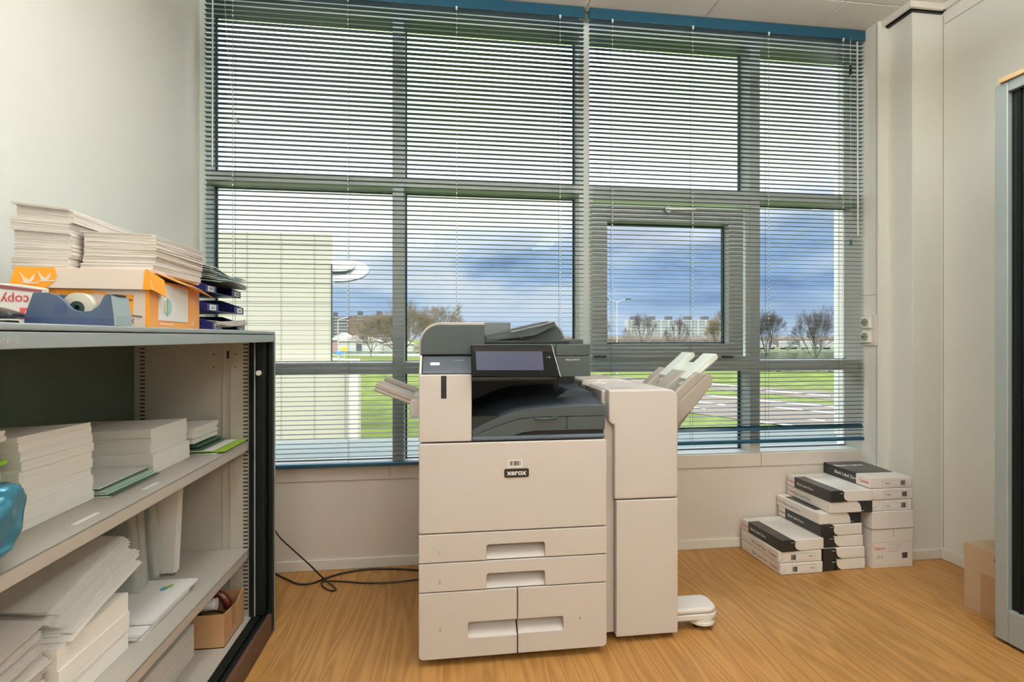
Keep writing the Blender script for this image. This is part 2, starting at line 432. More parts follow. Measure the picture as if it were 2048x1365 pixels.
def rrect(x0, x1, z0, z1, r, n=5, corners='abcd'):
    """rounded rectangle outline; corners a=bottom-left b=bottom-right c=top-right d=top-left"""
    out = []
    for key, cx, cz, a0 in (('a', x0 + r, z0 + r, 180), ('b', x1 - r, z0 + r, 270), ('c', x1 - r, z1 - r, 0), ('d', x0 + r, z1 - r, 90)):
        if key in corners:
            for i in range(n + 1):
                t = math.radians(a0 + 90 * i / n); out.append((cx + r * math.cos(t), cz + r * math.sin(t)))
        else:
            out.append({'a': (x0, z0), 'b': (x1, z0), 'c': (x1, z1), 'd': (x0, z1)}[key])
    return out
def ring(mb, x0, x1, z0, z1, w, y0, y1, w2=None):
    w2 = w if w2 is None else w2
    mb.box(x0, x0 + w, y0, y1, z0, z1); mb.box(x1 - w, x1, y0, y1, z0, z1)
    mb.box(x0 + w, x1 - w, y0, y1, z0, z0 + w2); mb.box(x0 + w, x1 - w, y0, y1, z1 - w2, z1)
    return mb

# ================================================================== THE ROOM
CEIL = 2.645
mb = MB().box(-1.2, 2.6, -3.05, 2.60, -0.1, 0.0); struct('floor', mb, M_floor)
mb = MB().box(-1.2, -1.08, -3.05, 2.62, 0, 2.9); struct('wall_left', mb, M_wall)
wr = MB().box(2.371, 2.5, -3.05, 2.206, 0, 2.9); wr_o = struct('wall_right', wr, M_wall_r)
mb = MB()
for y in (2.196, 0.95, -0.3): mb.box(2.3700, 2.3712, y - 0.0012, y + 0.0012, 0.05, 2.60)
mb.box(2.3700, 2.3712, -1.9, 2.19, 2.555, 2.558)
part('panel_joint', mb, mat('joint_shadow_grey', '#8f897d', 0.8), wr_o)
mb = MB().box(-1.2, 2.5, -3.05, -2.95, 0, 2.9); struct('wall_front', mb, M_wall)
# ceiling of tiles
mb = MB().box(-1.2, 2.5, -3.05, 2.62, 2.663, 2.75); ce = struct('ceiling', mb, M_ceil)
mb = MB()
tx = [PZ(1628, 57, CEIL)[0] + k * 0.6 for k in range(-5, 3)]
ty = [PZ(1730, 6, CEIL)[1] - k * 0.6 for k in range(8)]
ty = [2.46] + [y for y in ty if y < 2.4] + [-2.95]
txs = [-1.08] + [x for x in tx if -1.05 < x < 2.34] + [2.371]
for i in range(len(txs) - 1):
    for j in range(len(ty) - 1):
        mb.box(txs[i] + 0.0035, txs[i + 1] - 0.0035, ty[j + 1] + 0.0035, ty[j] - 0.0035, CEIL, CEIL + 0.015)
part('ceiling_tiles', mb, M_ceil, ce, bevel=0.002)
mb = MB()
for x in txs: mb.box(x - 0.0036, x + 0.0036, -2.95, 2.46, CEIL + 0.004, CEIL + 0.014)
for y in ty: mb.box(-1.08, 2.371, y - 0.0036, y + 0.0036, CEIL + 0.004, CEIL + 0.014)
part('ceiling_grid', mb, mat('grid_grey', '#c9c6bb', 0.6), ce)

# boxed column in the corner, pier beside the window, edge trims
mb = MB().box(2.215, 2.5, 2.206, 2.62, 0, 2.612); struct('wall_column', mb, M_wall_r, bevel=0.002)
mb = MB().box(2.16, 2.3, 2.341, 2.62, 0, 2.9); pier = struct('wall_pier', mb, M_wall_r, bevel=0.002)
mb = MB().box(2.1594, 2.1606, 2.352, 2.355, 0.0, 2.64)                      # joint along the cable duct
mb.box(2.1592, 2.1606, 2.355, 2.452, 1.275, 1.2775)
part('duct_joint', mb, mat('joint_shadow_grey', '#8f897d'), pier)
mb = MB()
mb.box(2.19, 2.371, 2.175, 2.190, 2.617, CEIL + 0.002); mb.box(2.175, 2.190, 2.175, 2.36, 2.617, CEIL + 0.002)
mb.box(2.352, 2.371, -2.95, 2.19, 2.617, CEIL + 0.002)
struct('trim_1', mb, M_white, bevel=0.001)
mb = MB().box(2.20, 2.372, 2.195, 2.34, 2.612, 2.70); struct('gap_shade', mb, M_black)   # black block: shade of the gap above the column put in colour
mb = MB().box(-1.075, 2.16, 2.450, 2.462, 0, 0.045); struct('baseboard_back', mb, M_white, bevel=0.002)
mb = MB().box(2.20, 2.371, 2.195, 2.207, 0, 0.045); struct('baseboard_column', mb, M_white, bevel=0.002)
mb = MB().box(2.359, 2.372, -2.95, 2.206, 0, 0.045); mb.box(2.363, 2.372, -2.95, 2.206, 0.045, 0.052); struct('baseboard_right', mb, M_white, bevel=0.002)
mb = MB().box(-1.081, -1.069, -2.95, 2.46, 0, 0.045); struct('baseboard_left', mb, M_white, bevel=0.002)

# parapet below the window
mb = MB().box(-1.2, 2.3, 2.46, 2.62, 0, 0.4665); wb = struct('wall_back', mb, M_parapet)
mb = MB()
for a, b_ in ((-1.08, -0.249), (-0.246, 0.676), (0.679, 1.599), (1.602, 2.158)):
    mb.box(a, b_, 2.453, 2.60, 0.405, 0.4685)
part('sill_cover', mb, M_parapet, wb, bevel=0.0012)
mb = MB().box(-1.2, 2.3, 2.47, 2.62, 2.645, 2.9); struct('wall_lintel', mb, M_wall)

# ------------------------------------------------------------------ window frame
win = thing('window_1', None, None, (0.55, 2.47, 0.467), kind='structure')
YF, YB, YG = 2.470, 2.578, 2.562
mb = MB()
mb.box(-1.08, -1.049, YF, YB, 0.467, CEIL); mb.box(2.18, 2.3, YF, YB, 0.467, CEIL)
mb.box(-1.049, 2.18, YF, YB, 2.545, CEIL); mb.box(-1.049, 2.18, YF, YB, 0.4665, 0.474)
part('window_frame', mb, M_frame, win, bevel=0.002)
for a, b_ in ((-0.238, -0.1855), (0.653, 0.706), (1.549, 1.604)):
    part('mullion', MB().box(a, b_, YF - 0.001, YB, 0.474, 2.545), M_frame, win, bevel=0.002)
for a, b_ in ((0.888, 0.943), (1.756, 1.804)):
    mb = MB()
    for x0, x1 in ((-1.049, -0.238), (-0.1855, 0.653), (0.706, 1.549), (1.604, 2.18)): mb.box(x0, x1, YF, YB, a, b_)
    part('transom', mb, M_frame, win, bevel=0.002)
bays = ((-1.049, -0.238), (-0.1855, 0.653), (0.706, 1.549), (1.604, 2.18))
rows = ((0.474, 0.888), (0.943, 1.756), (1.804, 2.545))
for bi, (x0, x1) in enumerate(bays):
    for ri, (z0, z1) in enumerate(rows):
        if bi == 2 and ri == 1: continue
        g = part('glass_pane', MB().box(x0 + 0.006, x1 - 0.006, YG, YG + 0.006, z0 + 0.006, z1 - 0.006), M_glass, win)
        part('gasket', ring(MB(), x0 + 0.001, x1 - 0.001, z0 + 0.001, z1 - 0.001, 0.007, YG - 0.004, YG + 0.010, 0.003), M_gasket, g)
# opening sash
sash = part('casement_sash', ring(MB(), 0.713, 1.502, 0.950, 1.705, 0.078, 2.452, 2.52, 0.078), M_frame, win, bevel=0.003)
part('sash_glass', MB().box(0.787, 1.428, 2.505, 2.511, 1.024, 1.631), M_glass, sash)
part('gasket', ring(MB(), 0.789, 1.426, 1.026, 1.629, 0.008, 2.499, 2.52), M_gasket, sash)
part('sash_surround', ring(MB(), 0.706, 1.549, 0.943, 1.756, 0.02, 2.475, 2.58), M_frame, win)
mb = MB(); hx, _, hz_ = PY(1338, 420, 2.44)
mb.cyl((hx - 0.008, 2.452, hz_), (hx - 0.008, 2.425, hz_), 0.017, 20); mb.cyl((hx - 0.008, 2.43, hz_), (hx + 0.125, 2.415, hz_ - 0.001), 0.0085, 12)
part('window_handle', mb, mat('handle_aluminium', '#a9afa8', 0.3, 0.6), sash)
for px in (1200, 1455):
    c = PY(px, 714, 2.447); part('hinge', MB().box(c[0] - 0.03, c[0] + 0.03, 2.440, 2.4525, c[2] - 0.005, c[2] + 0.005), M_gasket, sash, bevel=0.001)

# ------------------------------------------------------------------ venetian blinds
def blind(x0, x1, zb, label, ladders, wand_px, bottom_tilt=False):
    t = thing('venetian_blind', label, 'blind', ((x0 + x1) / 2, 2.43, zb), 0, 'venetian blinds over the window')
    mb = MB(); mb.box(x0, x1, 2.417, 2.443, 2.600, 2.632); mb.box(x0, x1, 2.4145, 2.4185, 2.588, 2.640)
    part('headrail', mb, M_head, t, bevel=0.0015)
    mb = MB(); z = 2.578; k = 0; pitch = 0.02125; hw = 0.0122
    prof = [(-hw, 0.0), (-hw * 0.5, 0.0006), (0, 0.0008), (hw * 0.5, 0.0006), (hw, 0.0)]
    tilt = math.radians(3 if bottom_tilt else 0)
    while z > zb + 0.022:
        tl = tilt
        zz = z + random.uniform(-0.0004, 0.0004)
        if bottom_tilt and abs(z - (zb + 0.076)) < pitch * 0.5: tl = math.radians(62)
        pts = []
        for y, dz in prof: pts.append((y * math.cos(tl) - dz * math.sin(tl), dz * math.cos(tl) + y * math.sin(tl)))
        poly = [(2.43 + y, zz + dz + 0.00045) for y, dz in pts] + [(2.43 + y, zz + dz) for y, dz in reversed(pts)]
        mb.prism(poly, 'x', x0 + 0.003, x1 - 0.003, smooth=True)
        z -= pitch
    part('slats', mb, M_slat, t)
    part('bottom_rail', MB().box(x0 + 0.003, x1 - 0.003, 2.416, 2.444, zb, zb + 0.017), M_head, t, bevel=0.004)
    for lx in ladders:
        mb = MB()
        for dy in (-0.0135, 0.0135): mb.box(lx - 0.0006, lx + 0.0006, 2.43 + dy - 0.0005, 2.43 + dy + 0.0005, zb, 2.60)
        z = 2.578; dots = MB()
        while z > zb + 0.62:
            dots.box(lx - 0.0022, lx + 0.0022, 2.4150, 2.4170, z - 0.003, z + 0.004); z -= pitch
        lc = part('ladder_cord', mb, M_cord2, t); part('ladder_knots', dots, M_cord, lc)
        mb = MB().box(lx - 0.005, lx + 0.005, 2.411, 2.4165, 2.577, 2.592)
        part('cord_clip', mb, M_clear, lc, bevel=0.001)
    return t
b1x0, b1x1 = PY(409, 0, 2.43)[0], PY(1168.5, 0, 2.43)[0]
b2x0, b2x1 = PY(1177, 0, 2.43)[0], PY(1727, 0, 2.43)[0] - 0.002
zb1, zb2 = 0.474, 0.528
bl1 = blind(b1x0, b1x1, zb1, 'wide teal venetian blind on the left, hanging down to the sill behind the copier', [PY(p, 0, 2.43)[0] for p in (468, 697, 913, 1119)], 424)
bl2 = blind(b2x0, b2x1, zb2, 'narrower teal venetian blind on the right, in front of the opening window sash', [PY(p, 0, 2.43)[0] for p in (1223, 1383, 1534, 1682)], 1718, True)
def wand(px0, z0, z1, t, name='tilt_wand'):
    x = PY(px0, 0, 2.40)[0]
    mb = MB().cyl((x, 2.408, z0), (x, 2.404, z1), 0.0038, 8); part(name, mb, M_clear, t)
    return x
x = wand(424, 2.585, 1.83, bl1)
part('cord_tassel', MB().cyl((x, 2.404, 1.83), (x, 2.404, 1.80), 0.005, 10, 0.003), M_clear, bl1)
x = wand(1717, 2.575, 1.62, bl2)
part('cord_tassel', MB().cyl((x, 2.404, 1.62), (x, 2.404, 1.58), 0.006, 10, 0.0035), M_clear, bl2)
# pull cords
pts = [PY(448, 0, 2.405), PY(455, 100, 2.405), PY(464, 180, 2.405), PY(468, 236, 2.405)]
pts[0] = (pts[0][0], 2.405, 2.59); c = part('pull_cord', MB().tube(pts, 0.0009, 5), M_cord, bl1)
part('cord_pull', MB().cyl(pts[-1], (pts[-1][0] + 0.022, 2.40, pts[-1][2] - 0.02), 0.003, 8, 0.005), M_clear, c)
xk = PY(1701, 0, 2.405)[0]
c = part('pull_cord', MB().tube([(xk, 2.405, 2.585), (xk, 2.405, 2.43)], 0.0009, 5), M_cord, bl2)
part('cord_pull', MB().cyl((xk, 2.405, 2.45), (xk, 2.405, 2.405), 0.0055, 10, 0.007), M_black, c)
c = part('pull_cord', MB().tube([(xk + 0.004, 2.409, 2.585), (xk + 0.006, 2.409, 1.56)], 0.0008, 5), M_cord, bl2)
part('cord_pull', MB().cyl((xk + 0.006, 2.409, 1.56), (xk + 0.006, 2.409, 1.53), 0.0045, 10, 0.006), M_gasket, c)

# ------------------------------------------------------------------ sockets on the duct
s0 = PX(1734, 640, 2.158); s1 = PX(1753, 692, 2.158)
sy0, sy1 = 2.352, 2.438
so = thing('wall_socket', 'white double power socket mounted on the duct right of the window', 'socket', (2.158, 2.40, 1.0))
za, zb_ = 1.018, 1.175
part('mounting_frame', MB().box(2.150, 2.161, sy0, sy1, za, zb_), M_white, so, bevel=0.002)
for i, zc in enumerate((1.136, 1.062)):
    yc = 2.404
    pl = part('socket_plate', MB().box(2.138, 2.151, yc - 0.030, yc + 0.030, zc - 0.030, zc + 0.030), M_sock, so, bevel=0.003)
    part('socket_insert', MB().cyl((2.1365, yc, zc), (2.141, yc, zc), 0.021, 24), M_sockd, pl)
    part('earth_clip', MB().box(2.1355, 2.137, yc - 0.004, yc + 0.018, zc - 0.0018, zc + 0.0018), M_ink, pl)

# ------------------------------------------------------------------ added pendant lamps (unseen, for room light)
for i, (lx, ly) in enumerate(FILL_LAMPS):
    t = thing('added_pendant', 'added slim white pendant lamp, out of view, filling the room with light', 'lamp', (lx, ly, 2.33), 0, 'added fill pendants')
    mb = MB(); mb.box(lx - 0.14, lx - 0.125, ly - 0.6, ly + 0.6, 2.31, 2.35); mb.box(lx + 0.125, lx + 0.14, ly - 0.6, ly + 0.6, 2.31, 2.35)
    mb.box(lx - 0.125, lx + 0.125, ly - 0.6, ly - 0.585, 2.31, 2.35); mb.box(lx - 0.125, lx + 0.125, ly + 0.585, ly + 0.6, 2.31, 2.35)
    part('fill_lamp_frame', mb, M_white, t)
    part('diffuser', MB().box(lx - 0.125, lx + 0.125, ly - 0.585, ly + 0.585, 2.322, 2.338), M_diff, t)
    for dy in (-0.45, 0.45): part('suspension_wire', MB().cyl((lx, ly + dy, 2.338), (lx, ly + dy, 2.645), 0.001, 6), M_silver, t)
    lo = fill_light(False); lo.parent = t; lo.location = (0, 0, -0.025)
    lo = fill_light(True); lo.parent = t; lo.location = (0, 0, 0.025)

# ================================================================== THE COPIER
F = 1.68
x0, x1 = -0.080, 0.540
cop = thing('photocopier', 'large cream and charcoal photocopier with paper drawers standing before the window', 'photocopier', (0.23, 1.98, 0))
mb = MB().box(x0 + 0.006, x1 - 0.006, F + 0.060, F + 0.60, 0.045, 0.715)
part('body', mb, M_cream, cop, bevel=0.006)
mb = MB().box(x0 + 0.05, x1 - 0.05, F + 0.05, F + 0.56, 0.028, 0.05); part('base', mb, M_black, cop)
part('front_door', MB().prism(rrect(x0, x1, 0.430, 0.7185, 0.008), 'y', F, F + 0.022), M_cream, cop, bevel=0.004, seg=3)

def drawer(a, b_, z0, z1, notch, number, npx, corners=''):
    """front panel with a finger pocket cut into its lower edge or its side"""
    kind, n0, n1, m0, m1 = notch
    r = 0.008
    if kind == 'bottom':
        poly = [(a, z0), (n0, z0)] + [(n0 + r - r * math.cos(t), m1 - r + r * math.sin(t)) for t in [H90 * i / 4 for i in range(5)]] \
            + [(n1 - r + r * math.sin(t), m1 - r + r * math.cos(t)) for t in [H90 * i / 4 for i in range(5)]] + [(n1, z0), (b_, z0), (b_, z1), (a, z1)]
    elif kind == 'right':
        poly = [(a + 0.012, z0), (b_, z0), (b_, m0)] + [(n0 + r - r * math.sin(t), m0 + r - r * math.cos(t)) for t in [H90 * i / 4 for i in range(5)]] \
            + [(n0 + r - r * math.cos(t), m1 - r + r * math.sin(t)) for t in [H90 * i / 4 for i in range(5)]] + [(b_, m1), (b_, z1), (a, z1), (a, z0 + 0.012), (a + 0.004, z0 + 0.004)]
    else:
        poly = [(a, z0), (b_ - 0.012, z0), (b_ - 0.004, z0 + 0.004), (b_, z0 + 0.012), (b_, z1), (a, z1), (a, m1)] \
            + [(n1 - r + r * math.sin(t), m1 - r + r * math.cos(t)) for t in [H90 * i / 4 for i in range(5)]] \
            + [(n1 - r + r * math.cos(t), m0 + r - r * math.sin(t)) for t in [H90 * i / 4 for i in range(5)]] + [(a, m0)]
    d = part('paper_drawer', MB().prism(poly, 'y', F, F + 0.022), M_cream, cop, bevel=0.0022)
    # sloping scoop inside the pocket
    mb = MB().prism([(F + 0.004, m0 if kind != 'bottom' else z0 + 0.001), (F + 0.058, m1 + 0.002), (F + 0.058, m0 if kind != 'bottom' else z0 + 0.001)], 'x',
                    n0 - (0.004 if kind != 'left' else -0.001), n1 + (0.004 if kind != 'right' else -0.001))
    part('finger_pull', mb, M_cream, d)
    c = PY(npx[0], npx[1], F)
    text('number', number, 0.017, (c[0], F - 0.0003, c[2]), FRONT, M_greyink, d)
    cc = PY(npx[0] + 22, npx[1] + 4, F)
    return d
hx0, hx1 = PY(973, 1100, F)[0], PY(1090, 1100, F)[0]
drawer(x0, x1, 0.3365, 0.4265, ('bottom', hx0, hx1, 0.3365, 0.386), '1', (877, 1107))
drawer(x0, x1, 0.2425, 0.3330, ('bottom', hx0, hx1, 0.2425, 0.292), '2', (879, 1166))
sp = 0.2385
drawer(x0, sp - 0.0018, 0.026, 0.2390, ('right', PY(936, 1260, F)[0], sp - 0.0018, 0.088, 0.138), '3', (880, 1261))
drawer(sp + 0.0018, x1, 0.026, 0.2390, ('left', sp + 0.0018, PY(1127, 1250, F)[0], 0.092, 0.137), '4', (1159, 1238))

# sticker with a bar code, and the badge
a, b_ = PY(1016, 921, F), PY(1045, 935, F)
st = part('barcode_sticker', MB().box(a[0], b_[0], F - 0.0006, F, b_[2], a[2]), M_paperc, cop)
mb = MB(); xx = a[0] + 0.004; random.seed(3)
while xx < b_[0] - 0.005:
    wbar = random.choice((0.0012, 0.002, 0.0028)); mb.box(xx, xx + wbar, F - 0.0009, F - 0.0005, b_[2] + 0.006, a[2] - 0.003); xx += wbar + random.choice((0.001, 0.0016, 0.0024))
part('barcode', mb, M_ink, st)
a, b_ = PY(1008.5, 938.5, F), PY(1057.5, 954, F)
bd = part('brand_badge', MB().prism(rrect(a[0], b_[0], b_[2], a[2], 0.005), 'y', F - 0.0025, F), mat('badge_dark', '#2c2926', 0.3), cop)
text('badge_lettering', 'xerox', 0.0245, ((a[0] + b_[0]) / 2, F - 0.0028, (a[2] + b_[2]) / 2 + 0.001), FRONT, M_whiteink, bd, sx=1.05, bold=0.0006)

# left tower: cream front, slate sloping top, feeder head
tx1 = PY(943.5, 800, F)[0]
tw = part('left_front_cover', MB().prism(rrect(x0, tx1, 0.7235, 0.940, 0.006), 'y', F, F + 0.03), M_cream, cop, bevel=0.004, seg=3)
part('cover_slot', MB().box(PY(882, 0, F)[0], PY(893, 0, F)[0], F - 0.0004, F + 0.002, 0.863, 0.936), M_ink, tw)
mb = MB().box(x0 + 0.004, tx1, F + 0.028, F + 0.50, 0.72, 0.938); part('tower_body', mb, M_cream, cop, bevel=0.005)
# sloping slate panel
mb = MB().prism([(F + 0.004, 0.940), (F + 0.006, 0.950), (F + 0.062, 0.998), (F + 0.45, 0.998), (F + 0.45, 0.940)], 'x', x0 + 0.010, tx1 + 0.012)
sl = part('sloping_panel', mb, M_navy, cop, bevel=0.003)
mb = MB().prism([(F + 0.001, 0.940), (F + 0.003, 0.952), (F + 0.060, 1.001), (F + 0.45, 1.001), (F + 0.45, 0.940)], 'x', x0 + 0.001, x0 + 0.009)
part('side_trim', mb, M_cream, cop, bevel=0.002)
sd = Matrix.Translation((PY(870, 724, F + 0.035)[0], F + 0.0325, 0.9725)) @ Matrix.Rotation(math.atan2(0.048, 0.056), 4, 'X')
part('serial_sticker', MB().box(-0.015, 0.015, -0.0065, 0.0065, 0.0002, 0.001, sd), M_paperc, sl)
sd2 = Matrix.Translation((PY(918, 719, F + 0.045)[0], F + 0.045, 0.9832)) @ Matrix.Rotation(math.atan2(0.048, 0.056), 4, 'X')
part('status_window', MB().box(-0.017, 0.017, -0.0016, 0.0016, 0.0002, 0.0008, sd2), M_greyink, sl)

# document feeder
YD = F + 0.06
dx0, dx1 = PY(838, 700, YD)[0], PY(969, 700, YD)[0]
ztop = PY(900, 645, YD)[2]
poly = rrect(dx0, dx1, 1.0015, ztop, 0.072, 10, 'd')
hd = part('feeder_shell', MB().prism(poly, 'y', YD + 0.002, YD + 0.40), M_rim, cop, bevel=0.003)
poly = rrect(dx0 + 0.0065, dx1 - 0.001, 1.0035, ztop - 0.008, 0.064, 10, 'd')
part('feeder_front', MB().prism(poly, 'y', YD - 0.004, YD + 0.01), M_dark, cop, bevel=0.002)
# scanner deck
sxr = PY(1178.5, 700, F + 0.03)[0]
zs0, zs1 = 0.929, PY(1150, 689, F + 0.03)[2]
mb = MB().box(tx1 + 0.001, sxr, F + 0.03, F + 0.50, zs0 + 0.02, zs1); dk = part('scanner_deck', mb, M_dark, cop, bevel=0.003)
pnl0 = PY(1112, 700, F + 0.02)[0]
zm = PY(1150, 712, F + 0.02)[2]
part('deck_front_upper', MB().box(pnl0, sxr + 0.001, F + 0.018, F + 0.032, zm + 0.001, zs1), M_dark, cop, bevel=0.0015)
pw = part('deck_front_lower', MB().box(pnl0, sxr + 0.001, F + 0.018, F + 0.032, zs0, zm - 0.0012), M_dark, cop, bevel=0.0015)
c = PY(1145, 720, F + 0.018)
text('model_lettering', 'AltaLink C8135', 0.0075, (c[0], F + 0.0176, c[2]), FRONT, M_whiteink, pw)
mb = MB().box(tx1, sxr - 0.055, F + 0.035, F + 0.46, zs0 - 0.005, zs0 + 0.025); part('deck_underside', mb, M_black, cop)
# feeder hinge area + tray
zt = zs1
mb = MB().box(dx1, PY(1125, 700, F + 0.2)[0], F + 0.09, F + 0.45, zt, zt + 0.012); part('platen_cover', mb, M_black, cop, bevel=0.002)
ft = [PY(971, 676, F + 0.13), PY(1060, 662, F + 0.13), PY(1108, 643, F + 0.13), PY(1113, 651, F + 0.13), PY(1070, 672, F + 0.13), PY(971, 684, F + 0.13)]
mb = MB().prism([(p[0], p[2]) for p in ft][::-1], 'y', F + 0.13, F + 0.40); tr = part('feeder_tray', mb, M_dark, cop, bevel=0.002)
g = [PY(1021, 655, F + 0.128), PY(1057, 647.5, F + 0.128), PY(1058.5, 649.5, F + 0.128), PY(1021, 657.5, F + 0.128)]
mb = MB().prism([(p[0], p[2]) for p in [PY(1022, 663, F + .12), PY(1106, 644, F + .12), PY(1106, 645.5, F + .12), PY(1022, 665, F + .12)]][::-1], 'y', F + 0.122, F + 0.13)
part('tray_edge', mb, M_silver, tr)
# rounded support behind the tray
cx, _, cz = PY(1085, 690, F + 0.2)
mb = MB(); pp = []
for i in range(13):
    t = math.radians(90 - 80 * i / 12); pp.append((cx + 0.075 * math.cos(t), zt + 0.005 + (0.075) * math.sin(t)))
pp = [(dx1 + 0.01, zt + 0.004), (dx1 + 0.01, zt + 0.03)] + pp + [(cx + 0.075, zt + 0.004)]
mb.prism(pp[::-1], 'y', F + 0.17, F + 0.38); part('feeder_support', mb, M_dark, cop, bevel=0.002)
pe = [(cx + 0.077 * math.cos(math.radians(85 - 78 * i / 12)), F + 0.165, zt + 0.005 + 0.078 * math.sin(math.radians(85 - 78 * i / 12))) for i in range(13)]
part('support_rim', MB().tube(pe, 0.0018, 6), M_rim, cop)
p1, p2 = PY(970, 647, F + 0.38), PY(1021, 660, F + 0.38)
part('feeder_back_plate', MB().box(p1[0] - 0.02, p2[0], F + 0.38, F + 0.40, zt, PY(1000, 645.5, F + .38)[2]), mat('mid_grey_plate', '#6d7072', 0.5), cop, bevel=0.002)
part('deck_ledge', MB().box(sxr - 0.07, PY(1154, 680, F + 0.25)[0], F + 0.16, F + 0.45, zt, PY(1154, 679, F + 0.16)[2]), M_dark, cop, bevel=0.002)
c = PY(1042, 676, F + 0.17); part('feeder_screw', MB().cyl((c[0], F + 0.164, c[2]), (c[0], F + 0.172, c[2]), 0.0022, 10), M_silver, cop)

# touch panel, tilted back
A_, B_ = PY(943.5, 754, F - 0.035), PY(1121, 754, F - 0.035)
C_, D_ = PY(1103, 690, F + 0.010), PY(942.5, 690, F + 0.010)
def quad_slab(a, b, c, d, th):
    a, b, c, d = map(Vector, (a, b, c, d)); n = (b - a).cross(d - a).normalized(); n = -n if n.y > 0 else n
    o = n * th
    return MB().add([a, b, c, d, a - o, b - o, c - o, d - o], [(0, 1, 2, 3), (7, 6, 5, 4), (0, 4, 5, 1), (1, 5, 6, 2), (2, 6, 7, 3), (3, 7, 4, 0)]), n
mb, nn = quad_slab(A_, B_, C_, D_, 0.018)
tp = part('touch_panel', mb, M_gloss, cop, bevel=0.003)
def onp(u, v, off=0.0):
    a, b, c, d = map(Vector, (A_, B_, C_, D_)); return a.lerp(b, u).lerp(d.lerp(c, u), v) + nn * off
mb, _ = quad_slab(onp(0.055, 0.20, .0005), onp(0.825, 0.20, .0005), onp(0.87, 0.90, .0005), onp(0.05, 0.90, .0005), 0.001)
part('screen', mb, M_scr, tp)
mb, _ = quad_slab(onp(0.996, 0.0, .001), onp(1.004, 0.0, .001), onp(1.004, 1.0, .001), onp(0.996, 1.0, .001), 0.012); part('panel_edge', mb, M_silver, tp)
for v in (0.86, 0.60):
    cc = onp(0.93, v, 0.001); mb = MB(); mb.cyl(cc, cc - nn * 0.001, 0.0028, 12); mb.box(cc.x - 0.009, cc.x - 0.006, cc.y - .0004, cc.y + .0004, cc.z - .002, cc.z + .002)
    part('panel_button', mb, M_greyink, tp)
mb = MB().box(A_[0] + 0.002, B_[0] - 0.008, F - 0.032, F + 0.03, A_[2] - 0.014, A_[2] - 0.001); part('panel_housing', mb, M_black, cop, bevel=0.003)
mb = MB().box(A_[0] + 0.006, B_[0] - 0.02, F - 0.0, F + 0.05, zs0 - 0.012, D_[2] - 0.004); part('panel_mount', mb, M_black, cop)

# output bay: back wall, rear pillar, curved tray and charcoal front
xr = PY(1145, 760, F + 0.44)[0]
part('bay_back', MB().box(tx1, xr, F + 0.40, F + 0.46, 0.72, zs0 + 0.02), M_cav, cop)
mb = MB()
for i in range(7): mb.box(tx1 + 0.012, tx1 + 0.075, F + 0.396, F + 0.401, 0.842 - i * 0.008, 0.845 - i * 0.008)
part('vent_ribs', mb, M_black, cop)
ridge = [(945, 863), (960, 854), (985, 842), (1010, 831), (1035, 822), (1055, 818.5), (1085, 816.5), (1130, 814), (1170, 812), (1208, 811)]
rz = [(PY(a, b_, F + 0.008)[0], PY(a, b_, F + 0.008)[2]) for a, b_ in ridge]
rz[0] = (tx1 + 0.001, rz[0][1]); rz[-1] = (x1 - 0.002, rz[-1][1])
zbot = 0.7235
seam = [(945, 874), (965, 865), (990, 855), (1015, 846), (1040, 839), (1065, 836), (1100, 835), (1150, 833.5), (1208, 832.5)]
sz = [(PY(a, b_, F + 0.008)[0], PY(a, b_, F + 0.008)[2]) for a, b_ in seam]
sz[0] = (tx1 + 0.001, sz[0][1]); sz[-1] = (x1 - 0.002, sz[-1][1])
poly = [(p[0], p[1]) for p in rz] + [(p[0], p[1] + 0.0009) for p in reversed(sz)]
part('tray_front_band', MB().prism(poly[::-1], 'y', F + 0.010, F + 0.03), M_dark, cop, bevel=0.0015)
xs_ = PY(1134, 850, F + 0.01)[0]
zl = PY(1100, 868, F + 0.01)[2]
def clipx(pts, a, b_):
    out = []
    for i, p in enumerate(pts):
        if i and (pts[i - 1][0] < a < p[0]):
            q = pts[i - 1]; t = (a - q[0]) / (p[0] - q[0]); out.append((a, q[1] + t * (p[1] - q[1])))
        if a <= p[0] <= b_: out.append(p)
        if i < len(pts) - 1 and p[0] < b_ < pts[i + 1][0]:
            q = pts[i + 1]; t = (b_ - p[0]) / (q[0] - p[0]); out.append((b_, p[1] + t * (q[1] - p[1])))
    return out
lo = [(tx1 + 0.001, zbot + 0.010), (PY(1025, 875, F)[0], zbot + 0.012), (PY(1045, 867, F)[0], PY(1045, 867, F)[2]), (PY(1070, 863.5, F)[0], PY(1070, 863.5, F)[2]), (x1 - 0.004, PY(1205, 860, F)[2])]
for nm, a, b_ in (('waste_door', tx1, xs_ - 0.0008), ('small_door', xs_ + 0.0008, x1)):
    up_ = [(p[0], p[1] - 0.0009) for p in clipx(sz, a, b_)]; dn = clipx(lo, a, b_)
    part(nm, MB().prism((up_ + dn[::-1])[::-1], 'y', F + 0.010, F + 0.03), M_dark, cop, bevel=0.0008)
part('lower_recess', MB().box(tx1 + 0.002, x1 - 0.004, F + 0.022, F + 0.06, zbot, 0.80), M_cav, cop)
mb = MB().prism([(F + 0.003, zbot), (F + 0.003, zbot + 0.006), (F + 0.010, zbot + 0.013), (F + 0.03, zbot + 0.014), (F + 0.03, zbot)], 'x', tx1 + 0.002, x1 - 0.006)
part('lower_lip', mb, M_navy, cop, bevel=0.001)
a, b_ = PY(1068, 833, F), PY(1115, 840, F)
pts = [(a[0] + (b_[0] - a[0]) * i / 8, F + 0.006 - 0.004 * math.sin(math.pi * i / 8), (a[2] + b_[2]) / 2 - 0.004 * math.sin(math.pi * i / 8) + 0.001) for i in range(9)]
part('door_handle', MB().tube(pts, 0.0032, 8), M_navy, cop)
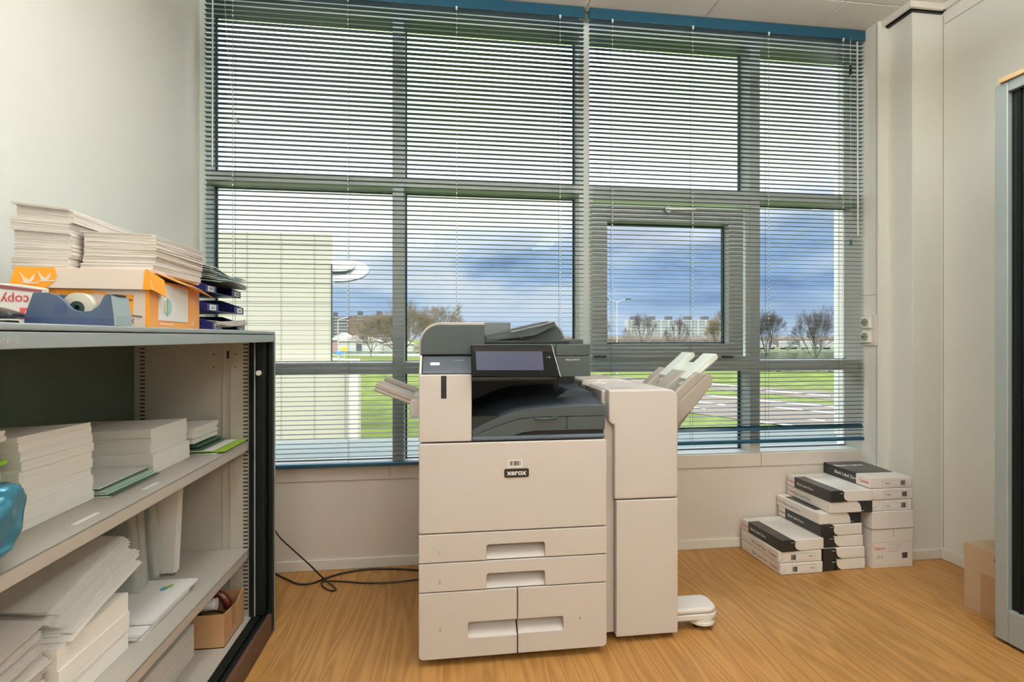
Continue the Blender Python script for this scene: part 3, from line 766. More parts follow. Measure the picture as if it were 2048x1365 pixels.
n = len(rz)
def ftop(u, v):
    i = min(int(u * (n - 1)), n - 2); f = u * (n - 1) - i
    x = rz[i][0] * (1 - f) + rz[i + 1][0] * f; z = rz[i][1] * (1 - f) + rz[i + 1][1] * f
    y = F + 0.012 + v * 0.40
    return (x, y, z + 0.042 * v ** 0.8 - 0.001)
part('output_tray', MB().sheet(ftop, 27, 8, 0.02), M_navy, cop)
part('tray_end_wall', MB().box(x1 - 0.03, x1 - 0.003, F + 0.03, F + 0.40, 0.72, 0.825), M_navy, cop, bevel=0.004)
q = [PY(1143, 771, F + 0.36), PY(1187, 784, F + 0.2), PY(1188, 791, F + 0.2), PY(1143, 779, F + 0.36)]
mb = MB()
for k in range(6):
    yy = F + 0.14 + k * 0.045
    mb.prism([(0.40, 0.846), (0.44, 0.872), (0.53, 0.862), (0.534, 0.84), (0.40, 0.835)][::-1], 'y', yy, yy + 0.028)
part('ribbed_ramp', mb, M_navy, cop, bevel=0.001)
part('casters', MB().cyl((PZ(870, 1328, 0)[0], F + 0.10, 0.016), (PZ(870, 1328, 0)[0] + 0.022, F + 0.10, 0.016), 0.016, 16), M_black, cop)
for xx, yy in ((0.462, F + 0.10), (0.0, F + 0.5), (0.46, F + 0.5)):
    part('caster', MB().cyl((xx - 0.011, yy, 0.022), (xx + 0.011, yy, 0.022), 0.022, 16), M_black, cop)
bpy.data.objects['casters'].name = 'caster'

# bypass tray on the left flank
by = MB(); ang = math.radians(-22)
for (ya, yb, h0, h1) in ((0, 0.30, 0.0, 0.012), (0.0, 0.035, 0.012, 0.03), (0.26, 0.30, 0.012, 0.03), (0.12, 0.14, 0.012, 0.018), (0.16, 0.18, 0.012, 0.018), (0.20, 0.215, 0.012, 0.018)):
    Mx = Matrix.Translation((x0 - 0.012, 1.80, 0.835)) @ Matrix.Rotation(math.radians(180 - 158), 4, 'Y')
    by.box(-0.155, 0.0, ya, yb, h0, h1, Matrix.Translation((x0 - 0.010, 1.78, 0.823)) @ Matrix.Rotation(math.radians(22), 4, 'Y'))
part('bypass_tray', by, M_gtray, cop, bevel=0.004)
part('bypass_mount', MB().prism(rrect(x0 - 0.035, x0 + 0.02, 0.79, 0.85, 0.012, 5, 'ad'), 'y', 1.77, 2.12), M_cream, cop, bevel=0.003)
part('bypass_hinge', MB().box(x0 - 0.012, x0 + 0.01, 2.0, 2.12, 0.85, 0.895), M_gtray, cop, bevel=0.003)

# ------------------------------------------------------------------ finisher
fin = thing('finisher_unit', 'tall narrow cream finishing unit with angled output tray attached right of the photocopier', 'finisher', (0.69, 2.0, 0))
fx0, fx1, FY = 0.5640, 0.815, 1.731
zq = 0.4985
poly = rrect(fx0, fx1, FY, FY + 0.52, 0.02, 5, 'ab')
cov = [(0.584, zq), (fx1, zq)] + [(fx1 - 0.032 + 0.032 * math.cos(t), 0.877 - 0.032 + 0.032 * math.sin(t)) for t in [H90 * i / 6 for i in range(7)]] + [(fx0, 0.877), (fx0, 0.772), (0.572, 0.760), (0.584, 0.757)]
top = part('upper_cover', MB().prism(cov, 'y', FY, FY + 0.52), M_cream, fin, bevel=0.008, seg=3)
part('top_slot', MB().box(PY(1222, 0, 1.80)[0], PY(1270, 0, 1.80)[0], 1.80, 1.815, 0.8765, 0.8778), M_gtray, top)
# the flank is cut back below the rounded shoulder
part('lower_door', MB().box(0.5905, fx1, FY, FY + 0.52, 0.022, zq - 0.004), M_cream, fin, bevel=0.004)
part('filler_panel', MB().box(0.548, 0.5895, FY + 0.022, FY + 0.50, 0.028, 0.775), M_cream, fin, bevel=0.003)
part('shoulder', MB().prism(rrect(0.549, 0.565, FY + 0.035, FY + 0.45, 0.006, 3, 'ab'), 'z', 0.775, 0.874), M_cream, fin, bevel=0.005)
# bridge towards the copier
br = [PY(1158, 763, 2.10), PY(1163, 757, 2.10), PY(1225, 755, 2.10), PY(1325, 775, 2.10)]
poly = [(0.545, 0.80), (0.545, br[0][2]), (0.550, br[1][2]), (br[2][0], br[2][2]), (min(br[3][0], 0.90), br[3][2]), (0.86, 0.80)]
part('bridge_cover', MB().prism(poly[::-1], 'y', 2.02, 2.26), M_cream, fin, bevel=0.006)
part('bridge_front', MB().prism([(0.546, 0.80), (0.546, 0.868), (0.60, 0.888), (0.66, 0.872), (0.66, 0.80)][::-1], 'y', 1.98, 2.03), M_creamlt, fin, bevel=0.004)
# output tray
Lx = Matrix.Translation((0.800, 0, 0.770)) @ Matrix.Rotation(math.radians(-41), 4, 'Y')
mb = MB(); W0, W1 = 1.795, 2.135
mb.prism([(-0.02, -0.055), (0.12, -0.045), (0.215, -0.028), (0.232, -0.005), (0.225, 0.012), (-0.02, 0.012)], 'y', W0, W1, Lx)
ot = part('output_tray', mb, M_gtray, fin, bevel=0.005, seg=2)
for a, b_, h in ((W0, W0 + 0.022, 0.046), (W0 + 0.095, W0 + 0.205, 0.046), (W1 - 0.06, W1, 0.046)):
    part('tray_rail', MB().prism([(0.02, 0.01), (0.02, h * 0.6), (0.10, h), (0.195, h), (0.222, 0.01)], 'y', a, b_, Lx), M_gtray, ot, bevel=0.004)
M_milk = mat('milky_plastic', '#d5ddd2', 0.22)
ex_ = part('tray_extension', MB().box(0.14, 0.262, W0 + 0.03, W1 - 0.03, 0.020, 0.025, Lx), M_milk, ot, bevel=0.001)
for a, b_ in ((W0 + 0.035, W0 + 0.115), (W1 - 0.125, W1 - 0.045)):
    mb = MB().prism([(0.16, 0.018), (0.16, 0.040), (0.300, 0.040), (0.312, 0.030), (0.306, 0.014), (0.24, 0.014)], 'y', a, b_, Lx)
    part('extension_arm', mb, M_milk, ex_, bevel=0.003)
part('tray_bracket', MB().prism([(0.814, 0.655), (0.814, 0.80), (0.935, 0.86), (0.96, 0.845)][::-1], 'y', 1.83, 2.10), M_gtray, fin, bevel=0.003)
# stabiliser foot
mb = MB().prism(rrect(0.812, 0.992, 1.768, 1.875, 0.035, 6, 'bc'), 'z', 0.038, 0.058); ff = part('stabiliser_foot', mb, M_creamlt, fin, bevel=0.003)
mb = MB().prism(rrect(0.812, 0.990, 1.770, 1.873, 0.035, 6, 'bc'), 'z', 0.058, 0.080); part('foot_cover', mb, M_creamlt, ff, bevel=0.010, seg=3)
c0 = (0.937, 1.808)
mb = MB().cyl((c0[0], c0[1], 0.026), (c0[0], c0[1], 0.038), 0.044, 28); mb.cyl((c0[0], c0[1], 0.020), (c0[0], c0[1], 0.028), 0.050, 28)
part('caster_guard', mb, M_white, ff, bevel=0.001)
for dx in (-0.025, 0.022): part('caster', MB().cyl((c0[0] + dx - 0.006, c0[1] - 0.01, 0.012), (c0[0] + dx + 0.008, c0[1] - 0.01, 0.012), 0.012, 16), M_black, ff)
for xx, yy in ((0.588, FY + 0.07), (0.79, FY + 0.07), (0.60, FY + 0.46)): part('caster', MB().cyl((xx - 0.016, yy, 0.021), (xx + 0.016, yy, 0.021), 0.021, 16), M_black, fin)

# ------------------------------------------------------------------ cables
def smooth(pts, k=6):
    out = []; P = [Vector(p) for p in pts]; P = [P[0] * 2 - P[1]] + P + [P[-1] * 2 - P[-2]]
    for i in range(1, len(P) - 2):
        for j in range(k):
            t = j / k; a, b_, c, d = P[i - 1], P[i], P[i + 1], P[i + 2]
            out.append(0.5 * ((2 * b_) + (c - a) * t + (2 * a - 5 * b_ + 4 * c - d) * t * t + (3 * b_ - a - 3 * c + d) * t ** 3))
    out.append(P[-2]); return out
fl = lambda px, py: PZ(px, py, 0.0045)
pts = [fl(505, 1118), fl(545, 1145), fl(575, 1160), fl(598, 1169), fl(625, 1167), fl(652, 1157), fl(690, 1146), fl(740, 1139), fl(800, 1139), fl(850, 1142), fl(900, 1141)]
single('power_cable', MB().tube(smooth(pts), 0.0042, 8), M_cable, 'thicker black cable lying in a long curve on the floor beside the copier', 'cable')
pts = [PY(530, 1020, 2.40), PY(545, 1052, 2.40), PY(560, 1076, 2.38), PY(590, 1104, 2.33), PY(620, 1131, 2.27), fl(645, 1156), fl(664, 1171), fl(672, 1180), fl(662, 1182), fl(648, 1176), fl(643, 1167), fl(655, 1163), fl(690, 1164), fl(730, 1167), fl(790, 1165), fl(850, 1158), fl(890, 1154)]
pts[5] = PZ(645, 1156, 0.014)
single('network_cable', MB().tube(smooth(pts), 0.0033, 8), M_cable, 'thin black cable dropping down the wall into a small loop on the floor', 'cable')

# ================================================================== PAPER REAMS BY THE COLUMN
RW, RL, RH = 0.210, 0.297, 0.052
def barcode(parent, xc, z, face, w=0.022, h=0.022, y=0.0, seed=1):
    random.seed(seed); mb = MB(); x = xc - w / 2
    while x < xc + w / 2:
        b_ = random.choice((0.0012, 0.0022, 0.003)); mb.box(x, x + b_, y - 0.0006, y + 0.0002, z, z + h); x += b_ + random.choice((0.0011, 0.0018))
    return mb
def make_ream(style, label, x, y, z, rot=0.0, group='reams of copy paper stacked beside the column', seed=1):
    t = thing('paper_ream', label, 'paper ream', (x, y, z), rot, group)
    g = 0.0008
    body = part('wrapper', MB().box(0, RW, 0, RL, g, RH - g), M_ream, t, local=True, bevel=0.004, seg=2)
    wv = 0.0009
    if style == 'band':            # dark band along the left long edge
        mb = MB()
        y1 = RL - 0.055
        mb.box(-wv, 0.0, 0.002, y1, g, RH); mb.box(-wv, 0.055, 0.002, y1, RH - g, RH + wv * 0.6)
        mb.box(-wv, 0.060, -wv, 0.002, g, RH + wv * 0.6)
        pts = [(0.055, RH - 0.004), (0.068, RH - 0.006), (0.064, RH * 0.5), (0.070, 0.012), (0.090, 0.002), (0.055, 0.002)]
        mb.prism(pts, 'y', -wv, 0.001)
        bd = part('dark_band', mb, M_reamb, t, local=True, bevel=0.0006)
        part('fold_mark', MB().box(0.045, 0.062, -wv * 1.6, 0.0, RH - 0.013, RH - 0.011), M_whiteink, t, local=True)
        text('lettering', 'Black Label Zero', 0.0165, (-wv - 0.0003, y1 - 0.075, RH * 0.5), LEFTF, M_whiteink, t, local=True)
        text('lettering', 'Canon', 0.018, (-0.0006, RL - 0.028, RH * 0.5), LEFTF, M_red, t, local=True)
        mb = MB()
        for k in range(7): mb.box(0.085 + (k % 2) * 0.004, 0.155, RL - 0.075 - k * 0.014, RL - 0.072 - k * 0.014, RH - g, RH - g + 0.0006)
        part('small_print', mb, mat('pale_grey_print', '#b3b0ab', 0.7), t, local=True)
    elif style == 'dark_end':      # only the folded dark end shows
        mb = MB(); mb.box(-wv, 0.0, 0.002, 0.2, g, RH)
        mb.box(-wv, 0.060, -wv, 0.002, g, RH - 0.001)
        mb.prism([(0.055, RH - 0.002), (0.064, RH - 0.004), (0.066, RH * 0.5), (0.075, 0.012), (0.092, 0.002), (0.055, 0.002)], 'y', -wv, 0.001)
        part('dark_band', mb, M_reamb, t, local=True)
        mb = MB(); mb.box(0.042, 0.06, -wv * 1.6, 0.0, RH - 0.014, RH - 0.012); part('fold_mark', mb, M_whiteink, t, local=True)
    elif style == 'label_end':     # white end with printed label and bar code
        text('lettering', 'Black Label Zero', 0.017, (-0.0004, RL * 0.50, RH * 0.45), LEFTF, M_greyink, t, local=True)
        text('lettering', 'Canon', 0.021, (-0.0004, 0.045, RH * 0.45), LEFTF, M_red, t, local=True)
        pl = part('printed_label', ring(MB(), 0.055, 0.175, 0.010, 0.040, 0.0008, -0.0004, 0.0002), mat('pale_grey_print', '#b3b0ab', 0.7), t, local=True)
        part('barcode', barcode(t, 0.072, 0.013, 0, seed=seed), M_ink, t, local=True)
        text('lettering', 'Canon', 0.008, (0.155, -0.0004, 0.026), FRONT, M_ink, t, local=True)
        part('fold_seam', MB().add([(0.0, -0.0003, 0.004), (0.03, -0.0003, 0.026), (0.0305, -0.0003, 0.0275), (0, -0.0003, 0.0065)], [(0, 1, 2, 3)]), M_greyink, t, local=True)
    elif style == 'white_side':    # turned ream: white flank, dark on the far right end
        text('lettering', 'Black Label Zero', 0.017, (-0.0004, RL * 0.62, RH * 0.45), LEFTF, M_greyink, t, local=True)
        text('lettering', 'Canon', 0.017, (-0.0006, RL - 0.03, RH * 0.5), LEFTF, M_red, t, local=True)
        mb = MB(); mb.prism([(0.135, RH - 0.001), (RW + wv, RH - 0.001), (RW + wv, g), (0.158, g), (0.155, RH * 0.5), (0.148, RH * 0.8)][::-1], 'y', -wv, 0.001)
        mb.box(RW, RW + wv, 0, 0.24, g, RH - g)
        mb.box(0.016, 0.125, 0.05, 0.25, RH - g, RH + 0.0003) if label.find('beneath two') > 0 else None
        part('dark_band', mb, M_reamb, t, local=True)
        part('fold_mark', MB().box(0.135, 0.17, -wv * 1.6, 0.0, 0.008, 0.010), M_whiteink, t, local=True)
    elif style == 'black_top':     # dark top and flank, white front end
        mb = MB(); yb = 0.085
        mb.box(-wv, 0.0, yb, RL, g, RH); mb.box(-wv, RW, RL - 0.004, RL + wv, g, RH)
        mb.add([(-wv, yb, RH - g), (RW * 0.92, yb + 0.0, RH - g), (RW + 0.0, RL, RH - g), (-wv, RL, RH - g), (-wv, yb, RH + 0.0006), (RW * 0.92, yb + 0.0, RH + 0.0006), (RW, RL, RH + 0.0006), (-wv, RL, RH + 0.0006)],
               [(3, 2, 1, 0), (4, 5, 6, 7), (0, 1, 5, 4), (1, 2, 6, 5), (2, 3, 7, 6), (3, 0, 4, 7)])
        part('dark_band', mb, M_reamb, t, local=True)
        text('lettering', 'Black Label Zero', 0.021, (-wv - 0.0003, 0.150, RH * 0.5), LEFTF, M_whiteink, t, local=True)
        text('lettering', 'Black Label', 0.034, (0.075, RL - 0.075, RH + 0.0009), (0, 0, 0), M_whiteink, t, local=True)
        mb = MB()
        for k in range(3): mb.box(0.05, 0.17 - k * 0.02, RL - 0.125 - k * 0.022, RL - 0.122 - k * 0.022, RH + 0.0005, RH + 0.0010)
        part('small_print', mb, M_greyink, t, local=True)
        text('lettering', 'Canon', 0.022, (-0.0006, 0.038, RH * 0.5), LEFTF, M_red, t, local=True)
        part('printed_label', ring(MB(), 0.06, 0.185, 0.010, 0.038, 0.0008, -0.0004, 0.0002), mat('pale_grey_print', '#b3b0ab', 0.7), t, local=True)
        part('barcode', barcode(t, 0.165, 0.013, 0, seed=seed), M_ink, t, local=True)
        text('lettering', 'Canon', 0.009, (0.085, -0.0005, 0.024), FRONT, M_ink, t, local=True)
    elif style == 'plain_end':
        part('printed_label', ring(MB(), 0.06, 0.185, 0.010, 0.038, 0.0008, -0.0004, 0.0002), mat('pale_grey_print', '#b3b0ab', 0.7), t, local=True)
        part('barcode', barcode(t, 0.165, 0.013, 0, seed=seed), M_ink, t, local=True)
        text('lettering', 'Canon', 0.009, (0.085, -0.0005, 0.024), FRONT, M_ink, t, local=True)
        part('fold_seam', MB().add([(0.0, -0.0003, 0.004), (0.03, -0.0003, 0.026), (0.0305, -0.0003, 0.0275), (0, -0.0003, 0.0065)], [(0, 1, 2, 3)]), M_greyink, t, local=True)
    return t
R = math.radians
make_ream('label_end', 'white paper ream lying on the floor, lowest of the short left stack', 1.481, 2.132, 0.0, R(0.6), seed=2)
make_ream('label_end', 'white ream with red and grey lettering, middle of the short left stack', 1.476, 2.136, RH, R(-0.4), seed=5)
make_ream('band', 'white ream with a black edge band, topmost of the short left stack', 1.487, 2.128, 2 * RH, R(2.0))
mids = [('dark_end', 'ream with a black folded end on the floor, lowest of the tall middle stack', 1.703, 2.146, 0),
        ('dark_end', 'ream with a black folded end, second from the floor in the tall middle stack', 1.699, 2.142, 0.4),
        ('dark_end', 'ream with a black folded end, third from the floor in the tall middle stack', 1.694, 2.150, -0.5),
        ('band', 'black-edged white ream in the middle stack, under the one that juts left', 1.690, 2.146, 0.8),
        ('white_side', 'white-sided ream with black patch, beneath two more atop the middle stack', 1.688, 2.150, 1.6),
        ('white_side', 'white-sided ream second from the top of the tall middle stack', 1.731, 2.143, -0.8),
        ('band', 'white ream with a black edge band, topmost of the tall middle stack', 1.732, 2.136, 0.6)]
for i, (s_, lb, x, y, r_) in enumerate(mids): make_ream(s_, lb, x, y, i * RH, R(r_), seed=i + 3)

ct = thing('paper_carton', 'white lidded paper carton on the floor in front of the corner column', 'carton', (1.942, 2.140, 0))
cw, cd, ch = 0.212, 0.292, 0.258
part('carton_body', MB().box(0.002, cw - 0.002, 0.002, cd - 0.002, 0, ch - 0.004), M_ream, ct, local=True, bevel=0.002)
ld = part('carton_lid', MB().box(0, cw, 0, cd, ch - 0.078, ch), M_ream, ct, local=True, bevel=0.0015)
part('lid_joint', MB().box(-0.001, cw + 0.001, -0.0007, 0.001, ch - 0.0795, ch - 0.078).box(-0.0007, 0.001, -0.0007, cd, ch - 0.0795, ch - 0.078), M_greyink, ct, local=True)
part('board_seam', MB().box(0.110, 0.1113, 0.0013, 0.0022, 0.14, ch - 0.08), M_greyink, ct, local=True)
part('printed_label', ring(MB(), 0.003, 0.208, 0.012, 0.118, 0.0007, 0.0012, 0.0022), mat('pale_grey_print', '#b3b0ab', 0.7), ct, local=True)
text('lettering', 'Canon', 0.020, (0.038, 0.0012, 0.090), FRONT, M_red, ct, local=True)
part('barcode', barcode(ct, 0.168, 0.040, 0, 0.026, 0.026, 0.0018, seed=9), M_ink, ct, local=True)
text('lettering', 'A4', 0.028, (0.040, 0.0012, 0.050), FRONT, mat('pale_grey_print', '#b3b0ab'), ct, local=True)
text('lettering', 'Canon', 0.028, (0.0012, 0.105, 0.048), (H90, math.pi, -H90), M_red, ct, local=True)
mb = MB()
for k in range(4): mb.box(0.085, 0.165 - 0.01 * k, 0.0014, 0.0024, 0.105 - k * 0.011, 0.1065 - k * 0.011)
part('small_print', mb, mat('pale_grey_print', '#b3b0ab'), ct, local=True)
make_ream('plain_end', 'white ream resting directly on the white carton lid', 1.945, 2.150, 0.2582, R(-0.4), seed=21)
make_ream('plain_end', 'white ream between the other two on top of the white carton', 1.947, 2.146, 0.2582 + RH, R(0.3), seed=22)
make_ream('black_top', 'black-topped ream with white end, topmost on the white carton', 1.942, 2.150, 0.2582 + 2 * RH, R(-0.6), seed=23)

# ================================================================== RIGHT: TAMBOUR CABINET, CARDBOARD BOX, BOARD
rc = thing('tambour_cabinet', 'tall grey steel cabinet with dark roller shutter at the right edge', 'cabinet', (2.14, 1.0, 0))
X0, X1, Y0, Y1, ZT = 1.915, 2.352, 0.40, 1.585, 1.938
mb = MB().box(X0 + 0.03, X1, Y0, Y1, 0.02, ZT - 0.02); 
mb = MB(); mb.box(X0 + 0.006, X1, Y1 - 0.018, Y1, 0.012, ZT); mb.box(X0 + 0.006, X1, Y0, Y0 + 0.018, 0.012, ZT)
mb.box(X1 - 0.012, X1, Y0, Y1, 0.012, ZT); mb.box(X0 + 0.006, X1, Y0 + 0.018, Y1 - 0.018, ZT - 0.018, ZT); mb.box(X0 + 0.01, X1, Y0 + 0.018, Y1 - 0.018, 0.06, 0.075)
part('carcass', mb, M_metal, rc, bevel=0.002)
for a, b_ in ((Y1 - 0.042, Y1), (Y0, Y0 + 0.042)): part('door_post', MB().box(X0, X0 + 0.022, a, b_, 0.012, ZT), M_metal, rc, bevel=0.003)
part('top_rail', MB().box(X0, X0 + 0.022, Y0 + 0.042, Y1 - 0.043, ZT - 0.036, ZT), M_metal, rc, bevel=0.002)
part('plinth', MB().box(X0, X0 + 0.022, Y0 + 0.042, Y1 - 0.043, 0.012, 0.125), M_metal, rc, bevel=0.002)
part('feet', MB().box(X0 + 0.02, X1 - 0.02, Y0 + 0.02, Y1 - 0.02, 0.0, 0.014), M_black, rc)
mb = MB(); y = Y0 + 0.05
while y < Y1 - 0.05:
    mb.prism([(X0 + 0.0185, y), (X0 + 0.0175, y + 0.002), (X0 + 0.0175, y + 0.022), (X0 + 0.0185, y + 0.0238), (X0 + 0.028, y + 0.0235), (X0 + 0.028, y)], 'z', 0.126, ZT - 0.037); y += 0.024
part('roller_shutter', mb, M_tamb, rc)
part('shutter_edge', MB().box(X0 + 0.010, X0 + 0.024, Y1 - 0.075, Y1 - 0.07, 0.126, ZT - 0.037), M_tamb, rc)
# pale board lying on top of the cabinet
Mx = Matrix.Translation((1.925, 1.565, ZT + 0.001)) @ Matrix.Rotation(R(2), 4, 'Z')
bdm = MB().box(-0.02, 0.30, -0.55, 0.0, 0.0, 0.016, Mx)
single('wooden_board', bdm, mat('pale_wood', '#c2a57a', 0.6, noise=0.1, nscale=20, stretch=(1, 8, 1)), 'thin pale wooden board lying on top of the tall grey cabinet', 'board', bevel=0.001)

bx = thing('cardboard_box', 'taped brown cardboard box on the floor between right wall and grey cabinet', 'box', (2.035, 1.600, 0))
part('box_body', MB().box(0, 0.30, 0, 0.20, 0, 0.252), M_cardp, bx, local=True, bevel=0.002)
mb = MB().box(0.004, 0.148, 0.003, 0.197, 0.2515, 0.2545); mb.box(0.152, 0.298, 0.003, 0.197, 0.2515, 0.2545); part('top_flap', mb, M_cardp, bx, local=True)
mb = MB().box(-0.0007, 0.001, 0.0, 0.135, 0.0, 0.16); part('packing_tape', mb, M_tapeb, bx, local=True)
mb = MB(); random.seed(5)
mb.sheet(lambda u, v: (-0.004 - 0.006 * math.sin(9 * u + 5 * v), 0.005 + u * 0.075, 0.195 + v * 0.045 + 0.006 * math.sin(11 * u)), 8, 6, lambda u, v: Vector((-0.0008, 0, 0)))
part('torn_tape', mb, mat('torn_brown_tape', '#8f6a4c', 0.2, noise=0.2, nscale=60), bx, local=True)

# ================================================================== LEFT: OPEN CABINET
lc = thing('shelf_cabinet', 'low open grey steel shelf cabinet along the left wall', 'cabinet', (-0.84, 1.2, 0))
CX0, CX1, CY0, CY1 = -1.068, -0.605, 0.30, 1.968
mb = MB().box(CX0, CX1, CY0 - 0.002, CY1 + 0.004, 1.070, 1.081); part('top_panel', mb, M_metal, lc, bevel=0.0025)
hd_ = part('top_rail', MB().box(CX1 - 0.020, CX1, CY0, CY1, 1.043, 1.068), M_metal, lc, bevel=0.0015)
part('top_liner', MB().box(CX0, CX1 - 0.02, CY0, CY1 - 0.02, 1.052, 1.066), M_inner, lc)
text('rail_lettering', 'ahrend', 0.017, (CX1 + 0.0003, PX(12, 676, CX1)[1], 1.0555), RIGHTF, mat('pale_grey_print', '#b3b0ab'), hd_)
part('back_panel', MB().box(CX0, CX0 + 0.012, CY0, CY1 - 0.02, 0.06, 1.06), M_back, lc)
part('side_panel', MB().box(CX0 + 0.012, CX1 - 0.075, CY1 - 0.030, CY1 - 0.006, 0.05, 1.055), M_inner, lc)
part('outer_side', MB().box(CX0, CX1, CY1 - 0.006, CY1, 0.012, 1.070), M_metal, lc, bevel=0.001)
# perforated strips on the far side panel
def slots(xc, w):
    mb = MB(); z = 0.10
    while z < 1.04: mb.box(xc - w / 2, xc + w / 2, CY1 - 0.0308, CY1 - 0.0295, z, z + 0.0045); z += 0.0135
    return mb
part('slot_strip', slots(-1.030, 0.016), M_ink, lc); part('slot_strip', slots(-0.694, 0.016), M_ink, lc)
part('side_fold', MB().box(-0.745, -0.742, CY1 - 0.034, CY1 - 0.029, 0.08, 1.05).box(-0.770, -0.768, CY1 - 0.033, CY1 - 0.029, 0.08, 1.05), M_shelf, lc)
mb = MB()
for zc in (1.0, 0.955):
    for xc in (-0.80, -0.728): mb.cyl((xc, CY1 - 0.0306, zc), (xc, CY1 - 0.029, zc), 0.0025, 8)
mb.box(-0.757, -0.749, CY1 - 0.0306, CY1 - 0.029, 0.985, 1.012)
part('side_holes', mb, M_ink, lc)
# roller shutter pushed into the far post
part('shutter_guide', MB().box(-0.678, -0.655, CY1 - 0.045, CY1 - 0.006, 0.078, 1.045), M_tamb, lc, bevel=0.002)
part('roller_shutter', MB().box(-0.652, -0.622, CY1 - 0.055, CY1 - 0.008, 0.085, 1.044), M_tamb, lc, bevel=0.004)
part('shutter_end_bar', MB().box(-0.6565, -0.6535, CY1 - 0.058, CY1 - 0.050, 0.085, 1.044), M_metal, lc)
part('shutter_knob', MB().cyl((-0.640, CY1 - 0.057, PY(522, 746, CY1 - .05)[2]), (-0.640, CY1 - 0.064, PY(522, 746, CY1 - .05)[2]), 0.009, 16), M_sock, lc, bevel=0.002)
part('front_post', MB().box(-0.618, -0.605, CY1 - 0.03, CY1, 0.02, 1.045), M_tamb, lc, bevel=0.001)
part('post_edge', MB().box(-0.608, -0.6035, CY1 - 0.009, CY1 + 0.001, 0.012, 1.069), M_metal, lc)
# shelves
def shelf(z, name='shelf'):
    mb = MB().box(CX0 + 0.013, -0.680, CY0, CY1 - 0.032, z - 0.003, z); mb.box(-0.683, -0.680, CY0, CY1 - 0.032, z - 0.030, z); mb.box(-0.70, -0.68, CY0, CY1 - 0.032, z - 0.030, z - 0.027)
    return part(name, mb, M_shelf, lc, bevel=0.0012)
S1, S2, S0 = 0.693, 0.316, 0.076
sh1 = shelf(S1); shelf(S2)
for pa, pb in (((122, 1052), (184, 1027)), ((275, 981), (313, 966))):
    a, b_ = PZ(pa[0], pa[1], S1), PZ(pb[0], pb[1], S1); part('label_holder', MB().box(-0.722, -0.712, a[1], b_[1], S1, S1 + 0.0008), M_paperc, sh1)
part('bottom_deck', MB().box(CX0 + 0.013, -0.668, CY0, CY1 - 0.03, 0.06, S0), M_shelf, lc, bevel=0.001)
part('shutter_track', MB().box(-0.668, -0.640, CY0, CY1 - 0.02, 0.052, 0.082).box(-0.634, -0.618, CY0, CY1 - 0.02, 0.05, 0.080), M_tamb, lc, bevel=0.003)
part('plinth', MB().box(-0.62, -0.6065, CY0, CY1 - 0.002, 0.004, 0.078), M_brown, lc, bevel=0.001)
part('base_frame', MB().box(CX0, -0.62, CY0, CY1 - 0.01, 0.0, 0.055), M_brown, lc)

# ------------------------------------------------------------------ stacks of paper
def stack(x0, x1, y0, y1, z0, z1, n, jit=0.002, seed=1, zf=None, groups=0, gj=0.006, rotj=0.4, sh=(0, 0), ns=5, skip=0.0, fine=1):
    """a pile of sheets: n closed slabs with small shifts; zf(u,v,t) bends the sheets"""
    n *= fine; jit /= fine ** 0.5; rotj /= fine ** 0.5
    rnd = random.Random(seed); mb = MB(); h = (z1 - z0) / n; gx = gy = 0
    for k in range(n):
        if groups and k % max(1, n // groups) == 0: gx, gy = rnd.uniform(-gj, gj), rnd.uniform(-gj, gj)
        dx, dy = rnd.uniform(-jit, jit) + gx + sh[0] * k / n, rnd.uniform(-jit, jit) + gy + sh[1] * k / n
        a = math.radians(rnd.uniform(-rotj, rotj)); ca, sa = math.cos(a), math.sin(a)
        cx, cy = (x0 + x1) / 2, (y0 + y1) / 2; zt_ = z0 + (k + 1) * h; tt = (k + 1) / n
        def fn(u, v, dx=dx, dy=dy, zt_=zt_, tt=tt):
            X = (x0 - cx) + u * (x1 - x0); Y = (y0 - cy) + v * (y1 - y0)
            return (cx + X * ca - Y * sa + dx, cy + X * sa + Y * ca + dy, zt_ + (zf(u, v, tt) if zf else 0))
        mb.sheet(fn, ns, ns, h * (0.97 if not skip else 1 - skip), smooth=False)
    return mb
def paper(mb, label, m=None, name='paper_stack', cat='paper stack', group=None): return single(name, mb, m or M_paper, label, cat, group)

# shelf one
paper(stack(-1.05, -0.790, 1.085, 1.288, S1 + 0.0005, 0.862, 62, 0.0009, 2, groups=9, gj=0.003, fine=2, zf=lambda u, v, t: 0.010 * t * u * u - 0.004 * t * v), 'tallest white paper stack on the upper shelf, near the blue bag')
tp_ = stack(-1.05, -0.795, 1.10, 1.29, 0.862 + 0.007, 0.872, 3, 0.002, 9, zf=lambda u, v, t: 0.012 * u * u)
paper(stack(-1.05, -0.770, 1.500, 1.700, S1 + 0.0005, 0.745, 22, 0.0009, 3, groups=2, gj=0.002, fine=2), 'lower half of the white paper pile in the middle of the upper shelf')
paper(stack(-1.05, -0.782, 1.515, 1.712, 0.7455, 0.806, 24, 0.0009, 4, groups=3, gj=0.003, fine=2, zf=lambda u, v, t: 0.006 * t * u * u), 'upper half of the white paper pile in the middle of the upper shelf')
